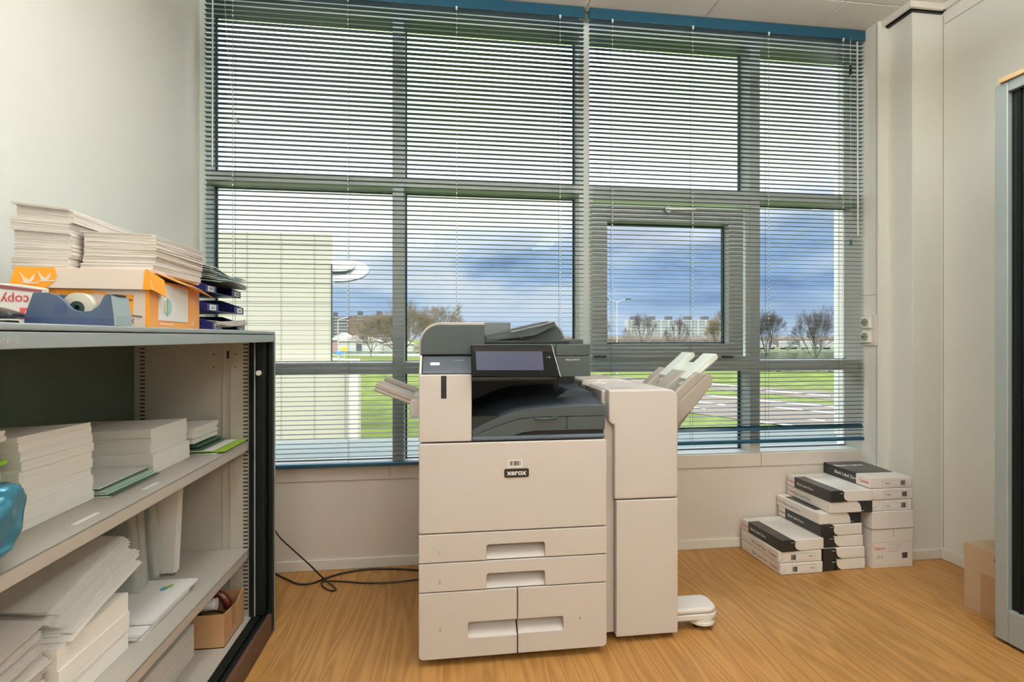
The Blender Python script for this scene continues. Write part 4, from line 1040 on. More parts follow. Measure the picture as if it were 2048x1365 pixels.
# folders between the piles
rn = random.Random(4)
for k, (m_, lb, zz, xa) in enumerate(((M_paperc, 'white folder lowest under the green edged folders', S1 + 0.0005, -0.757), (M_grndk, 'dark green edged folder lying between the two big paper piles', S1 + 0.004, -0.752), (M_grnpl, 'pale green folder between the two big paper piles', S1 + 0.0075, -0.760),
                                      (M_grnpl, 'pale green folder second from the top between the paper piles', S1 + 0.012, -0.765), (M_grndk, 'thin dark folder just under the white sheet between the paper piles', S1 + 0.0165, -0.778), (M_paperc, 'white sheet of paper topmost between the two big paper piles', S1 + 0.0195, -0.782))):
    mb = stack(-1.04, xa, 1.296, 1.492, zz, zz + 0.0028, 1, 0, k, rotj=1.0)
    single('folder', mb, m_, lb, 'folder', 'folders on the upper shelf')
for k, (m_, lb, zz, xa, y0_, y1_) in enumerate(((M_grnpl, 'pale folder lowest at the far end of the upper shelf', S1 + 0.0005, -0.705, 1.73, 1.925), (M_lime, 'lime green and white folder at the far end of the upper shelf', S1 + 0.006, -0.685, 1.735, 1.93),
                                      (M_paperc, 'white sheet on the lime green folder on the upper shelf', S1 + 0.0105, -0.715, 1.73, 1.91), (M_grndk, 'dark green folder beneath the small paper stack on the upper shelf', S1 + 0.017, -0.745, 1.725, 1.90), (M_grndk, 'second dark green folder beneath the small paper stack on the upper shelf', S1 + 0.025, -0.755, 1.725, 1.895))):
    mb = stack(-1.02, xa, y0_, y1_, zz, zz + 0.0028, 1, 0, k, rotj=0.8)
    single('folder', mb, m_, lb, 'folder', 'folders on the upper shelf')
paper(stack(-1.02, -0.772, 1.725, 1.90, S1 + 0.034, 0.768, 12, 0.0025, 11, groups=3, gj=0.005, zf=lambda u, v, t: 0.008 * u * t), 'small white paper stack on green folders at the far end of the upper shelf')
# lime-edged folders left of the tallest stack
for k in range(3):
    z_ = 0.815 + k * 0.014
    single('folder', stack(-1.04, -0.800 - 0.012 * k, 0.84, 1.072, z_, z_ + 0.007, 2, 0.002, 30 + k, rotj=1, zf=lambda u, v, t: 0.012 * v * v), (M_lime, M_grnlt, M_lime)[k],
           ('lowest of the lime green folders left of the tallest stack', 'middle one of the lime green folders left of the tallest stack', 'topmost lime green folder left of the tallest stack')[k], 'folder', 'folders on the upper shelf')
paper(stack(-1.04, -0.805, 0.83, 1.070, S1 + 0.0005, 0.814, 30, 0.001, 13, groups=3, gj=0.003), 'pale green paper pile under the lime folders at the left edge', M_grnlt)
paper(stack(-1.05, -0.80, 0.82, 1.068, 0.864, 0.885, 8, 0.002, 14, zf=lambda u, v, t: 0.004 * v), 'short white paper pile on the lime green folders', M_paper)

# blue plastic bag on the front of the upper shelf
def bag(u, v):
    # a bulging foil bag: u round the girth (in the x-z plane), v along its length (y)
    a = 2 * math.pi * u; sq = lambda q, e: math.copysign(abs(q) ** e, q)
    e = math.sin(math.pi * min(1, v * 1.02 + 0.02)) ** 0.35 if v < 0.5 else 1.0 - 0.22 * ((v - 0.5) * 2) ** 3
    e = max(e, 0.05)
    w_ = 0.0045 * math.sin(3 * a + 6 * v) + 0.004 * math.sin(5 * a - 11 * v + 1.3) + 0.0025 * math.sin(9 * a + 17 * v)
    x = -0.716 + (sq(math.cos(a), 0.75) * 0.068 + w_) * e - 0.008 * v
    z = 0.772 + (sq(math.sin(a), 0.7) * (0.060 + 0.010 * v) + w_ * 1.2) * e
    return (x, 0.745 + 0.188 * v + 0.006 * math.sin(4 * a), max(z, 0.696))
mb = MB(); nu, nv = 56, 26
for j in range(nv + 1):
    for i in range(nu): mb.v.append(Vector(bag(i / nu, j / nv)))
for j in range(nv):
    for i in range(nu):
        mb.f.append([j * nu + i, (j + 1) * nu + i, (j + 1) * nu + (i + 1) % nu, j * nu + (i + 1) % nu]); mb.sm.append(True)
# crimped flat end that faces the window, folded upright
for j in (0, nv):
    mb.v.append(sum((mb.v[j * nu + i] for i in range(nu)), Vector()) / nu + Vector((0, 0.012 if j else -0.01, 0))); k_ = len(mb.v) - 1
    for i in range(nu): mb.f.append([j * nu + i, j * nu + (i + 1) % nu, k_]); mb.sm.append(True)
single('plastic_bag', mb, M_bag, 'crumpled shiny blue plastic bag at the left edge of the upper shelf', 'bag', fix=True)

# shelf two
paper(stack(-1.00, -0.748, 1.120, 1.350, S2 + 0.0005, 0.450, 40, 0.0006, 21, groups=3, gj=0.002, fine=3, rotj=0.15, zf=lambda u, v, t: 0.0), 'thick even white paper block on the middle shelf under the fanned sheets')
def fan(u, v, t): return 0.045 * t * v - 0.05 * (1 - u) ** 2 * (0.3 + t) * 0.6 - 0.03 * (1 - v) ** 2 * u + 0.02 * t * v * v
paper(stack(-0.880, -0.752, 1.150, 1.400, 0.512, 0.566, 30, 0.003, 22, zf=lambda u, v, t: -0.050 * (1 - v) - 0.016 * (1 - v) * (1 - t) + 0.020 * (t - .5) * v - 0.012 * u * t, groups=9, gj=0.013, rotj=2.2, skip=0.45, sh=(-0.055, 0.022)), 'fanned out loose white sheets on top of the thick block on the middle shelf')
paper(stack(-1.00, -0.758, 0.84, 1.100, S2 + 0.0005, 0.400, 22, 0.002, 23, groups=4, gj=0.010, rotj=1.2, zf=lambda u, v, t: 0.012 * t * v), 'white paper pile at the left edge of the middle shelf', M_paperw)
paper(stack(-0.91, -0.765, 0.82, 1.112, 0.4255, 0.500, 22, 0.003, 24, groups=7, gj=0.012, rotj=2.0, skip=0.3, zf=lambda u, v, t: 0.022 * v * (0.5 + t) - 0.008 - 0.012 * u * u), 'loose white papers heaped on the left pile of the middle shelf', M_paperw)
paper(stack(-1.02, -0.738, 1.372, 1.622, S2 + 0.0005, 0.334, 6, 0.003, 25, groups=3, gj=0.004, rotj=0.8), 'thin pile of white envelopes near the front of the middle shelf', M_paperc)
lt = thing('letterhead_sheets', 'white letterhead sheets with a blue and green logo on the middle shelf', 'paper', (-0.86, 1.54, 0.3365))
part('sheets', stack(-1.02, -0.728, 1.415, 1.655, 0.3365, 0.343, 3, 0.001, 26, rotj=0.3), M_paperc, lt)
def logo(parent, x, y, z, s, ang=0):
    Mz = Matrix.Translation((x, y, z)) @ Matrix.Rotation(ang, 4, 'Z')
    el = lambda cx, cy, a, b_, n=20: [(cx + a * math.cos(2 * math.pi * i / n), cy + b_ * math.sin(2 * math.pi * i / n)) for i in range(n)]
    part('logo_teal_shape', MB().prism(el(-0.25 * s, 0.2 * s, 0.6 * s, 0.45 * s), 'z', 0, 0.0004, Mz), M_teal, parent)
    part('logo_green_shape', MB().prism(el(0.35 * s, -0.12 * s, 0.55 * s, 0.36 * s), 'z', 0.0003, 0.0007, Mz), M_lgreen, parent)
    part('logo_lettering', MB().box(-0.7 * s, 0.7 * s, -0.04 * s, 0.04 * s, 0.0006, 0.0010, Mz), M_greyink, parent)
logo(lt, -0.785, 1.600, 0.3432, 0.022, H90 * 0.9)
lt2 = thing('letterhead_sheets', 'letterhead sheet with large logo lying low on the left of the middle shelf', 'paper', (-0.74, 1.0, 0.40))
part('sheets', stack(-0.80, -0.69, 0.90, 1.08, 0.332, 0.338, 2, 0.001, 27, rotj=0.5), M_paperc, lt2)
logo(lt2, -0.735, 0.985, 0.3382, 0.03, H90)
# paper bundle leaning at the back and the clear sleeves
def lean(xa, xb, yb, yt, zb, zt, th, seed, n=6):
    mb = MB(); rnd = random.Random(seed)
    for k in range(n):
        o = k * th / n; j = rnd.uniform(-0.003, 0.003)
        a = Vector((xa + j, yb + o, zb)); b_ = Vector((xb + j, yb + o, zb)); c = Vector((xb + j, yt + o, zt)); d = Vector((xa + j, yt + o, zt)); nn_ = Vector((0, th / n * 0.9, 0))
        mb.add([a, b_, c, d, a + nn_, b_ + nn_, c + nn_, d + nn_], [(0, 1, 2, 3), (7, 6, 5, 4), (0, 4, 5, 1), (1, 5, 6, 2), (2, 6, 7, 3), (3, 7, 4, 0)])
    return mb
bn = thing('spiral_booklet', 'white spiral bound booklet standing upright at the back of the middle shelf', 'booklet', (-0.94, 1.80, S2))
part('pages', lean(-1.03, -0.835, 1.745, 1.78, S2 + 0.006, 0.655, 0.03, 1), M_paper, bn)
mb = MB()
for k in range(22): 
    x = -1.02 + k * 0.0088; mb.tube([(x, 1.742, S2 + 0.010), (x, 1.737, S2 + 0.004), (x, 1.745, S2 + 0.0015), (x, 1.752, S2 + 0.006)], 0.0011, 5)
part('spiral_binding', mb, M_greyink, bn)
sv = MB(); rnd_ = random.Random(6)
for k in range(9):
    y_ = 1.545 + k * 0.014; dz = rnd_.uniform(-0.02, 0.02); dx = rnd_.uniform(-0.015, 0.015); ph = rnd_.uniform(0, 3)
    sv.sheet(lambda u, v, y_=y_, dz=dz, dx=dx, ph=ph: (-1.04 + dx + 0.19 * u - 0.02 * v * u, y_ + 0.055 * v + 0.010 * math.sin(4 * u + ph) * v + 0.018 * math.sin(2.4 * v + ph) * (0.4 + u), S2 + 0.002 + (0.275 + dz) * v), 8, 8, lambda u, v: Vector((0, -0.0012, 0)))
single('plastic_sleeves', sv, mat('grey_sleeve', '#a3a59d', 0.2, noise=0.1, nscale=15), 'bundle of grey translucent plastic sleeves leaning beside the spiral booklet', 'sleeves')
# curved card behind the left piles
mb = MB().sheet(lambda u, v: (-1.050 + 0.10 * (v ** 2), 0.80 + u * 0.62, 0.53 + 0.11 * v * (1 - u ** 2) + 0.001), 14, 8, lambda u, v: Vector((0.002, 0, 0.001)))
single('cardboard_sheet', mb, mat('grey_card', '#8e9186', 0.5), 'curved grey card sheet propped behind the piles on the middle shelf', 'card')

# bottom deck: open box with rolls, white box and note
ob = thing('open_cardboard_box', 'small open brown cardboard box holding rolls on the bottom shelf', 'box', (-0.80, 1.83, S0))
bx0, bx1, by0, by1, bz0, bz1 = -0.90, -0.690, 1.746, 1.912, S0 + 0.0005, 0.184
mb = MB().box(bx0, bx1, by0, by1, bz0, bz0 + 0.003); mb.box(bx0, bx1, by0, by0 + 0.003, bz0, bz1 - 0.002); mb.box(bx0, bx1, by1 - 0.003, by1, bz0, bz1 + 0.002)
mb.box(bx0, bx0 + 0.003, by0, by1, bz0, bz1); mb.prism([(by0 + 0.0031, bz0), (by1 - 0.0031, bz0), (by1 - 0.0031, bz1 + 0.006), (by1 - 0.03, bz1), (by1 - 0.06, bz1 - 0.014), (by0 + 0.03, bz1 - 0.006), (by0 + 0.0031, bz1 - 0.002)], 'x', bx1 - 0.003, bx1)
part('box_walls', mb, M_cardb, ob)
part('packing_tape', MB().box(bx1 - 0.0002, bx1 + 0.0008, by0 + 0.055, by0 + 0.09, 0.11, bz1 - 0.006), M_tapeb, ob)
text('lettering', 'O', 0.022, (bx1 + 0.0006, by0 + 0.025, 0.145), RIGHTF, M_red, ob)
rl = thing('paper_roll', 'short white tube lying on top in the small open cardboard box', 'tube', (-0.76, 1.79, 0.16))
part('roll_body', MB().cyl((-0.86, 1.775, 0.196), (-0.735, 1.790, 0.196), 0.018, 24), M_roll, rl); part('roll_cap', MB().cyl((-0.738, 1.7896, 0.196), (-0.729, 1.7907, 0.196), 0.0185, 24), M_paperc, rl, bevel=0.001)
mb = MB(); pts = [(-0.83 + 0.06 * math.cos(t), 1.855, 0.150 + 0.055 * math.sin(t)) for t in [math.pi * i / 14 for i in range(15)]]
mb.tube([(p[0] + 0.05, p[1], p[2]) for p in pts], 0.014, 10)
single('tape_ring', mb, M_redpl, 'dark red brown ring standing in the small open cardboard box', 'ring')
mb = MB(); random.seed(8)
for k in range(5):
    a = Vector((-0.87 + random.random() * 0.06, 1.765 + random.random() * 0.10, 0.12 + 0.01 * k)); mb.tube(smooth([a, a + Vector((0.03, 0.02, 0.03)), a + Vector((0.06, -0.005, 0.035)), a + Vector((0.09, 0.02, 0.01))]), 0.003, 6)
single('coiled_cord', mb, M_black, 'black cord heaped inside the small open cardboard box', 'cord')
paper(stack(-1.03, -0.765, 1.30, 1.715, S0 + 0.0005, 0.176, 12, 0.0006, 31, rotj=0.05), 'long white boxed paper pile on the bottom shelf in front of the brown box', M_paperw, 'white_box', 'box')
nts = thing('note_sheet', 'small white sheet with pen scribble on the bottom shelf', 'paper', (-0.72, 1.4, S0))
part('sheet', MB().box(-0.755, -0.675, 1.28, 1.44, S0 + 0.0005, S0 + 0.0015), M_paperc, nts)
part('scribble', MB().tube(smooth([(-0.735 + 0.006 * k, 1.36 + 0.014 * math.sin(k * 2.2), S0 + 0.002) for k in range(9)], 4), 0.0006, 4), M_ink, nts)

# ================================================================== ON TOP OF THE CABINET
TOP = 1.0812
# orange and cream box
ob = thing('orange_box', 'cream and orange printed box with torn flaps on top of the shelf cabinet', 'box', (-0.620, 1.19, TOP), R(5))
bh = 0.104
mb = MB().box(-0.213, 0, 0, 0.285, 0, bh); part('box_body', mb, M_boxcream, ob, local=True, bevel=0.0015)
part('end_print', MB().box(-0.0003, 0.0008, 0.0, 0.285, 0.0, bh), M_orange2, ob, local=True)
part('corner_band', MB().box(-0.006, 0.0008, -0.0008, 0.010, 0, bh), M_orange, ob, local=True)
lid = part('lid', MB().prism([(-0.241, 0.083), (-0.233, 0.079), (-0.006, 0.079), (0.012, 0.079), (0.002, 0.120), (-0.233, 0.120)], 'y', -0.012, -0.009), M_boxcream, ob, local=True)
mb = MB().box(-0.233, 0.0, -0.011, 0.285, 0.117, 0.1205); part('lid_top', mb, M_boxcream, lid, local=True)
mb = MB().prism([(-0.242, 0.083), (-0.234, 0.078), (-0.180, 0.078), (-0.166, 0.090), (-0.160, 0.104), (-0.164, 0.1205), (-0.232, 0.1205)], 'y', -0.0130, -0.0118); part('lid_print', mb, M_orange, lid, local=True)
def bird(x, z, s, fl=1):
    return [(x, z), (x + 0.25 * s * fl, z + 0.10 * s), (x - 0.05 * s * fl, z + 0.95 * s), (x + 0.30 * s * fl, z + 0.45 * s), (x + 0.62 * s * fl, z + 0.30 * s), (x + 1.0 * s * fl, z + 0.85 * s), (x + 0.95 * s * fl, z + 0.35 * s), (x + 0.72 * s * fl, z + 0.10 * s), (x + 1.35 * s * fl, z + 0.12 * s), (x + 1.3 * s * fl, z)]
part('bird_print', MB().prism(bird(-0.222, 0.087, 0.024), 'y', -0.0140, -0.0128).prism(bird(-0.192, 0.092, 0.022), 'y', -0.0140, -0.0128), M_boxcream, lid, local=True)
part('lid_edge', MB().prism([(-0.006, 0.0785), (0.012, 0.0785), (0.002, 0.1205), (-0.002, 0.1205)], 'y', -0.0131, -0.0085), M_orange, lid, local=True)
# torn flaps at the end
def flap(pts, th=0.002):
    v = [Vector(p) for p in pts]; n_ = (v[1] - v[0]).cross(v[2] - v[0]).normalized() * th; m = len(v)
    return MB().add(v + [p + n_ for p in v], [list(range(m)), list(range(m, 2 * m))[::-1]] + [[(i + 1) % m, i, m + i, m + (i + 1) % m] for i in range(m)])
part('side_flap', flap([(0.001, -0.010, 0.122), (0.006, 0.060, 0.106), (0.016, 0.045, 0.068), (0.011, -0.010, 0.079)]), M_orange, ob, local=True, fix=True)
part('end_flap', flap([(-0.004, 0.020, 0.121), (0.02, 0.10, 0.104), (0.030, 0.20, 0.098), (0.034, 0.295, 0.080), (-0.02, 0.285, 0.117)]), M_orange2, ob, local=True, fix=True)
mb = MB().prism([(-0.196, 0.078), (-0.196, 0.050), (-0.185, 0.058), (-0.150, 0.055), (-0.120, 0.070), (-0.105, 0.078)], 'y', -0.0012, 0.0)
mb.prism([(-0.120, 0.068), (-0.095, 0.070), (-0.075, 0.067), (-0.078, 0.072), (-0.11, 0.076)], 'y', -0.0012, 0.0)
mb.box(-0.210, -0.203, -0.0012, 0, 0.02, 0.078); mb.prism([(-0.080, 0.024), (-0.030, 0.020), (-0.028, 0.068), (-0.081, 0.069)], 'y', -0.0012, 0.0)
part('front_print', mb, M_orange, ob, local=True)
part('bird_print', MB().prism(bird(-0.165, 0.045, 0.030), 'y', -0.0018, -0.0010), M_boxcream, ob, local=True)
mb = MB()
for a, b_ in (((-0.088, 0.050), (-0.07, 0.044)), ((-0.086, 0.040), (-0.072, 0.045)), ((-0.038, 0.026), (-0.012, 0.022)), ((-0.045, 0.062), (-0.030, 0.056))): mb.tube([(a[0], -0.0016, a[1]), (b_[0], -0.0016, b_[1])], 0.0009, 5)
mb.box(-0.046, -0.040, -0.0016, 0, 0.009, 0.017); part('ink_marks', mb, M_ink, ob, local=True)
text('print_lettering', 'X', 0.014, (-0.031, -0.0012, 0.012), FRONT, M_ink, ob, local=True)
# sheet of paper taped on the end
nt_ = part('taped_sheet', MB().box(0.001, 0.0022, 0.042, 0.205, 0.016, 0.098), M_paperc, ob, local=True)
def ell(y, z, a, b_, n=20): return [(y + a * math.cos(2 * math.pi * i / n), z + b_ * math.sin(2 * math.pi * i / n)) for i in range(n)]
part('logo_teal_shape', MB().prism(ell(0.092, 0.048, 0.016, 0.018), 'x', 0.0021, 0.0028), mat('logo_pale_teal', '#9fc6d0', 0.6), nt_, local=True)
part('logo_green_shape', MB().prism(ell(0.078, 0.047, 0.012, 0.016), 'x', 0.0026, 0.0031), mat('logo_pale_green', '#b7cbab', 0.6), nt_, local=True)
part('logo_lettering', MB().box(0.003, 0.0034, 0.083, 0.0855, 0.026, 0.068), M_greyink, nt_, local=True)
part('white_flash', MB().prism([(0.215, 0.008), (0.238, 0.012), (0.258, 0.036), (0.245, 0.008)], 'x', 0.0006, 0.0014).box(0.0006, 0.0014, 0.05, 0.12, 0.006, 0.011), mat('peach_print', '#f0c29c', 0.6), ob, local=True)

# envelope stacks on the box
def wavy(s, a=0.004): return lambda u, v, t: a * math.sin(6 * t * s + 2 * u) * 0.3
zB = TOP + 0.1215
paper(stack(-0.889, -0.781, 1.205, 1.415, zB, zB + 0.128, 44, 0.0012, 41, groups=5, gj=0.005, fine=2, zf=lambda u, v, t: 0.012 * t * (1 - u) - 0.004 * t * v - 0.004 * (1 - t) * 0, rotj=0.4), 'taller stack of slim white envelopes on the left of the orange box', M_paperw, 'envelope_stack', 'envelopes')
paper(stack(-0.772, -0.628, 1.225, 1.445, zB, zB + 0.082, 26, 0.0015, 42, groups=5, gj=0.005, fine=2, zf=lambda u, v, t: 0.004 * t * (1 - u) - 0.004 * v * (1 - t), rotj=0.8), 'lower stack of white envelopes on the right of the orange box', M_paperw, 'envelope_stack', 'envelopes')

# copy-paper ream lying upside down
rm = thing('copy_paper_ream', 'opened white and red copy paper ream upside down behind the tape dispenser', 'paper ream', (-0.95, 1.15, TOP))
part('wrapper', MB().prism([(-1.02, TOP), (-0.785, TOP), (-0.775, TOP + 0.075), (-0.82, TOP + 0.082), (-1.02, TOP + 0.090)], 'y', 1.122, 1.139), M_ream, rm, bevel=0.002)
part('maroon_stripe', MB().prism([(-1.02, TOP + 0.082), (-0.88, TOP + 0.076), (-0.778, TOP + 0.066), (-0.776, TOP + 0.071), (-0.87, TOP + 0.083), (-1.02, TOP + 0.090)], 'y', 1.1208, 1.123), M_maroon, rm)
c = PY(14, 612, 1.121)
text('lettering', 'copy Paper', 0.026, (c[0] - 0.02, 1.1212, TOP + 0.052), (H90, math.pi, 0), M_red, rm)
c = PY(63, 625, 1.121)
lb_ = part('red_label', MB().box(c[0] - 0.020, c[0] + 0.06, 1.1204, 1.122, TOP + 0.014, TOP + 0.036), M_redlb, rm)
text('lettering', 'STAPLES', 0.018, (c[0] + 0.022, 1.1200, TOP + 0.025), (H90, math.pi, 0), M_whiteink, lb_)

# stapler at the left edge
sp_ = thing('stapler', 'black and grey stapler lying at the left end of the cabinet top', 'stapler', (-0.80, 1.02, TOP))
mb = MB().prism([(-0.92, TOP + 0.024), (-0.82, TOP + 0.040), (-0.76, TOP + 0.030), (-0.735, TOP + 0.022), (-0.728, TOP + 0.016), (-0.735, TOP + 0.011), (-0.92, TOP + 0.012)], 'y', 0.985, 1.02); part('top_arm', mb, mat('stapler_black', '#23262a', 0.3), sp_, bevel=0.005, seg=3)
mb = MB().prism([(-0.92, TOP + 0.030), (-0.82, TOP + 0.044), (-0.775, TOP + 0.036), (-0.82, TOP + 0.036), (-0.92, TOP + 0.022)], 'y', 0.984, 1.021); part('grey_cap', mb, M_dispg, sp_, bevel=0.001)
part('stapler_base', MB().box(-0.92, -0.74, 0.988, 1.018, TOP, TOP + 0.008), M_black, sp_, bevel=0.002)

# tape dispenser
td = thing('tape_dispenser', 'blue desk tape dispenser with a roll of tape on the cabinet edge', 'tape dispenser', (-0.692, 1.078, TOP), R(3))
L = 0.170; h = 0.066
td.scale = (0.86, 0.9, 0.93); td.location.x = -0.682
prof = [(-0.085, 0.0), (0.085, 0.0), (0.083, 0.020), (0.078, 0.062), (0.070, 0.064), (0.063, 0.060), (0.053, 0.040), (0.038, 0.030), (0.020, 0.028), (0.004, 0.033), (-0.010, 0.048), (-0.025, 0.060), (-0.040, 0.065), (-0.070, 0.065), (-0.080, 0.036), (-0.085, 0.020)]
mb = MB().prism(prof, 'y', -0.030, -0.022); mb.prism(prof, 'y', 0.022, 0.030)
prof2 = [(-0.085, 0.0), (0.085, 0.0), (0.083, 0.018), (-0.085, 0.018)]; mb.prism(prof2, 'y', -0.022, 0.022)
mb.prism([(0.060, 0.018), (0.083, 0.018), (0.078, 0.058), (0.066, 0.058)], 'y', -0.022, 0.022); mb.prism([(-0.085, 0.018), (-0.050, 0.018), (-0.055, 0.062), (-0.070, 0.064), (-0.080, 0.036)], 'y', -0.022, 0.022)
part('dispenser_body', mb, M_disp, td, local=True, bevel=0.0015)
part('base_band', MB().box(-0.0855, 0.0855, -0.0308, 0.0308, 0.0, 0.0175), mat('dispenser_navy', '#394a6c', 0.4), td, local=True, bevel=0.001)
part('end_cap', MB().prism([(0.084, 0.0), (0.0875, 0.0), (0.0865, 0.020), (0.080, 0.060), (0.0775, 0.060), (0.083, 0.020)], 'y', -0.031, 0.031), M_dispg, td, local=True)
part('cutter', MB().box(0.066, 0.082, -0.018, 0.018, 0.061, 0.064), M_gasket, td, local=True)
mb = MB(); 
def annulus(mb, cx, cz, ro, ri, y0, y1, n=32):
    b = len(mb.v)
    for y in (y0, y1):
        for r_ in (ro, ri):
            for i in range(n): t = 2 * math.pi * i / n; mb.v.append(Vector((cx + r_ * math.cos(t), y, cz + r_ * math.sin(t))))
    A = lambda k, r_, i: b + k * 2 * n + r_ * n + i % n
    for i in range(n):
        for q, s_ in (([A(0, 0, i), A(0, 0, i + 1), A(1, 0, i + 1), A(1, 0, i)], True), ([A(0, 1, i + 1), A(0, 1, i), A(1, 1, i), A(1, 1, i + 1)], True), ([A(0, 0, i + 1), A(0, 0, i), A(0, 1, i), A(0, 1, i + 1)], False), ([A(1, 0, i), A(1, 0, i + 1), A(1, 1, i + 1), A(1, 1, i)], False)):
            mb.f.append(q); mb.sm.append(s_)
    return mb
part('tape_roll', annulus(MB(), 0.002, 0.036, 0.031, 0.014, -0.012, 0.012), M_tape, td, local=True, fix=True)
part('roll_hub', annulus(MB(), 0.002, 0.036, 0.014, 0.006, -0.014, 0.014), M_gasket, td, local=True, fix=True)
part('pivot_boss', MB().cyl((-0.020, -0.031, 0.034), (-0.020, -0.029, 0.034), 0.012, 20), mat('dispenser_navy', '#394a6c'), td, local=True)

# blue letter trays with papers
def letter_tray(z, label, dx=0.0, dy=0.0, rot=0.0):
    t = thing('letter_tray', label, 'letter tray', (-0.80 + dx, 1.655 + dy, z), R(rot), 'stacked blue letter trays')
    hw_, hl = 0.125, 0.155; w_ = 0.0025; H_ = 0.045
    mb = MB().box(-hl, hl, -hw_, hw_, 0, w_)
    for s_ in (-1, 1):
        y_ = s_ * (hw_ - w_ / 2); mb.prism([(-hl, 0), (hl, 0), (hl, 0.021), (hl - 0.07, H_), (-hl, H_)], 'y', y_ - w_ / 2, y_ + w_ / 2)
    mb.box(-hl, -hl + w_, -hw_, hw_, 0, H_)
    for a, b_ in ((-hw_, -0.055), (0.055, hw_)): mb.box(hl - w_, hl, a, b_, 0, 0.021)
    part('tray_body', mb, M_blue, t, local=True, bevel=0.0008)
    for s_ in (-1, 1):
        part('label_holder', MB().box(hl - 0.0003, hl + 0.0012, s_ * 0.092 - 0.018, s_ * 0.092 + 0.018, 0.003, 0.018), M_paperc, t, local=True)
    mb = MB()
    for s_ in (-1, 1):
        for k in range(7): mb.box(hl + 0.001, hl + 0.0016, s_ * 0.092 - 0.012 + k * 0.0035, s_ * 0.092 - 0.0105 + k * 0.0035, 0.006, 0.014)
    part('label_print', mb, M_greyink, t, local=True)
    return t
tz = [TOP, TOP + 0.052, TOP + 0.104]
letter_tray(tz[0], 'lowest dark blue letter tray of three on the cabinet top', 0.005, 0.004, 1)
letter_tray(tz[1], 'middle dark blue letter tray of three on the cabinet top', 0.0, 0.0, -1)
letter_tray(tz[2], 'topmost dark blue letter tray, filled with clear sleeves', -0.006, -0.004, 0)
paper(stack(-0.93, -0.628, 1.55, 1.765, tz[0] + 0.020, tz[0] + 0.036, 7, 0.004, 51, rotj=2.5, skip=0.3, zf=lambda u, v, t: 0.007 * math.sin(3 * v + 4 * u) - 0.006 * u), 'creased white papers sticking out of the lowest blue letter tray', M_paperw, 'loose_papers', 'papers')
def sl(u, v, t): return 0.016 * math.sin(2.6 * v + 1.2 * t) * u + 0.012 * math.sin(5 * v * t + u * 3) - 0.030 * u * u * t
paper(stack(-0.93, -0.632, 1.545, 1.765, tz[2] + 0.026, tz[2] + 0.086, 16, 0.007, 52, rotj=4, skip=0.6, zf=sl), 'wavy pile of clear plastic sleeves in the topmost blue letter tray', M_clearp, 'plastic_sleeves', 'sleeves')

# ================================================================== OUTSIDE
GZ = -2.4
single('grass_field', MB().box(-300, 400, 3.3, 700, GZ - 0.3, GZ), M_grass, 'wide green lawn between the buildings and the roads', 'grass', kind='stuff')
mb = MB().box(-6, 6, 2.62, 3.25, 0.0, 0.44); o = struct('trim_3', mb, M_conc)
mb = MB().box(-1.2, 2.4, 2.60, 2.66, 0.40, 0.462); struct('trim_4', mb, mat('outer_sill_metal', '#9aa4a4', 0.35, 0.4))
# pale fin wall to the right outside
xa = PY(1668, 0, 3.05)[0]
mb = MB().box(xa, xa + 0.5, 2.75, 3.05, GZ, 4.5); struct('wall_outer_fin', mb, mat('fin_white', '#d5d8d0', 0.6))
mb = MB().box(-1.45, -1.2, 2.62, 2.68, GZ, 4.5); struct('wall_outer_left', mb, M_facade)

def strip(pxa, pxb, z, m, label, name='road', cat='road', grp=None):
    A = [PZ(a, b_, GZ) for a, b_ in pxa]; B = [PZ(a, b_, GZ) for a, b_ in pxb]
    mb = MB(); n_ = len(A)
    vs = [(p[0], p[1], z) for p in A] + [(p[0], p[1], z) for p in B] + [(p[0], p[1], GZ + 0.002) for p in A] + [(p[0], p[1], GZ + 0.002) for p in B]
    fs = []
    for i in range(n_ - 1): fs += [[n_ + i, n_ + i + 1, i + 1, i], [2 * n_ + i, 2 * n_ + i + 1, 3 * n_ + i + 1, 3 * n_ + i]]
    fs += [[i, i + 1, 2 * n_ + i + 1, 2 * n_ + i] for i in range(n_ - 1)] + [[n_ + i + 1, n_ + i, 3 * n_ + i, 3 * n_ + i + 1] for i in range(n_ - 1)]
    mb.add(vs, fs)
    return single(name, mb, m, label, cat, grp, fix=True) if cat else mb
strip([(1130, 747), (1355, 763), (1469, 771), (1668, 785), (1760, 792)], [(1130, 752), (1355, 773), (1469, 783), (1668, 802), (1760, 811)], GZ + 0.02, M_asph, 'narrow grey far road crossing the lawn beyond the nearer carriageway')
strip([(1130, 760), (1355, 784), (1469, 795), (1668, 811), (1760, 819)], [(1130, 790), (1355, 824), (1469, 839), (1668, 862), (1760, 875)], GZ + 0.03, M_asph, 'wide grey nearer road with white lane lines across the lawn')
mb = MB()
def line(p, q, wd=1.6):
    a, b_ = PZ(p[0], p[1], GZ), PZ(q[0], q[1], GZ); c_, d_ = PZ(p[0], p[1] + wd, GZ), PZ(q[0], q[1] + wd, GZ)
    mb.add([(*a[:2], GZ + 0.045), (*b_[:2], GZ + 0.045), (*d_[:2], GZ + 0.045), (*c_[:2], GZ + 0.045), (*a[:2], GZ + 0.03), (*b_[:2], GZ + 0.03), (*d_[:2], GZ + 0.03), (*c_[:2], GZ + 0.03)],
           [(0, 1, 2, 3), (7, 6, 5, 4), (0, 4, 5, 1), (1, 5, 6, 2), (2, 6, 7, 3), (3, 7, 4, 0)])
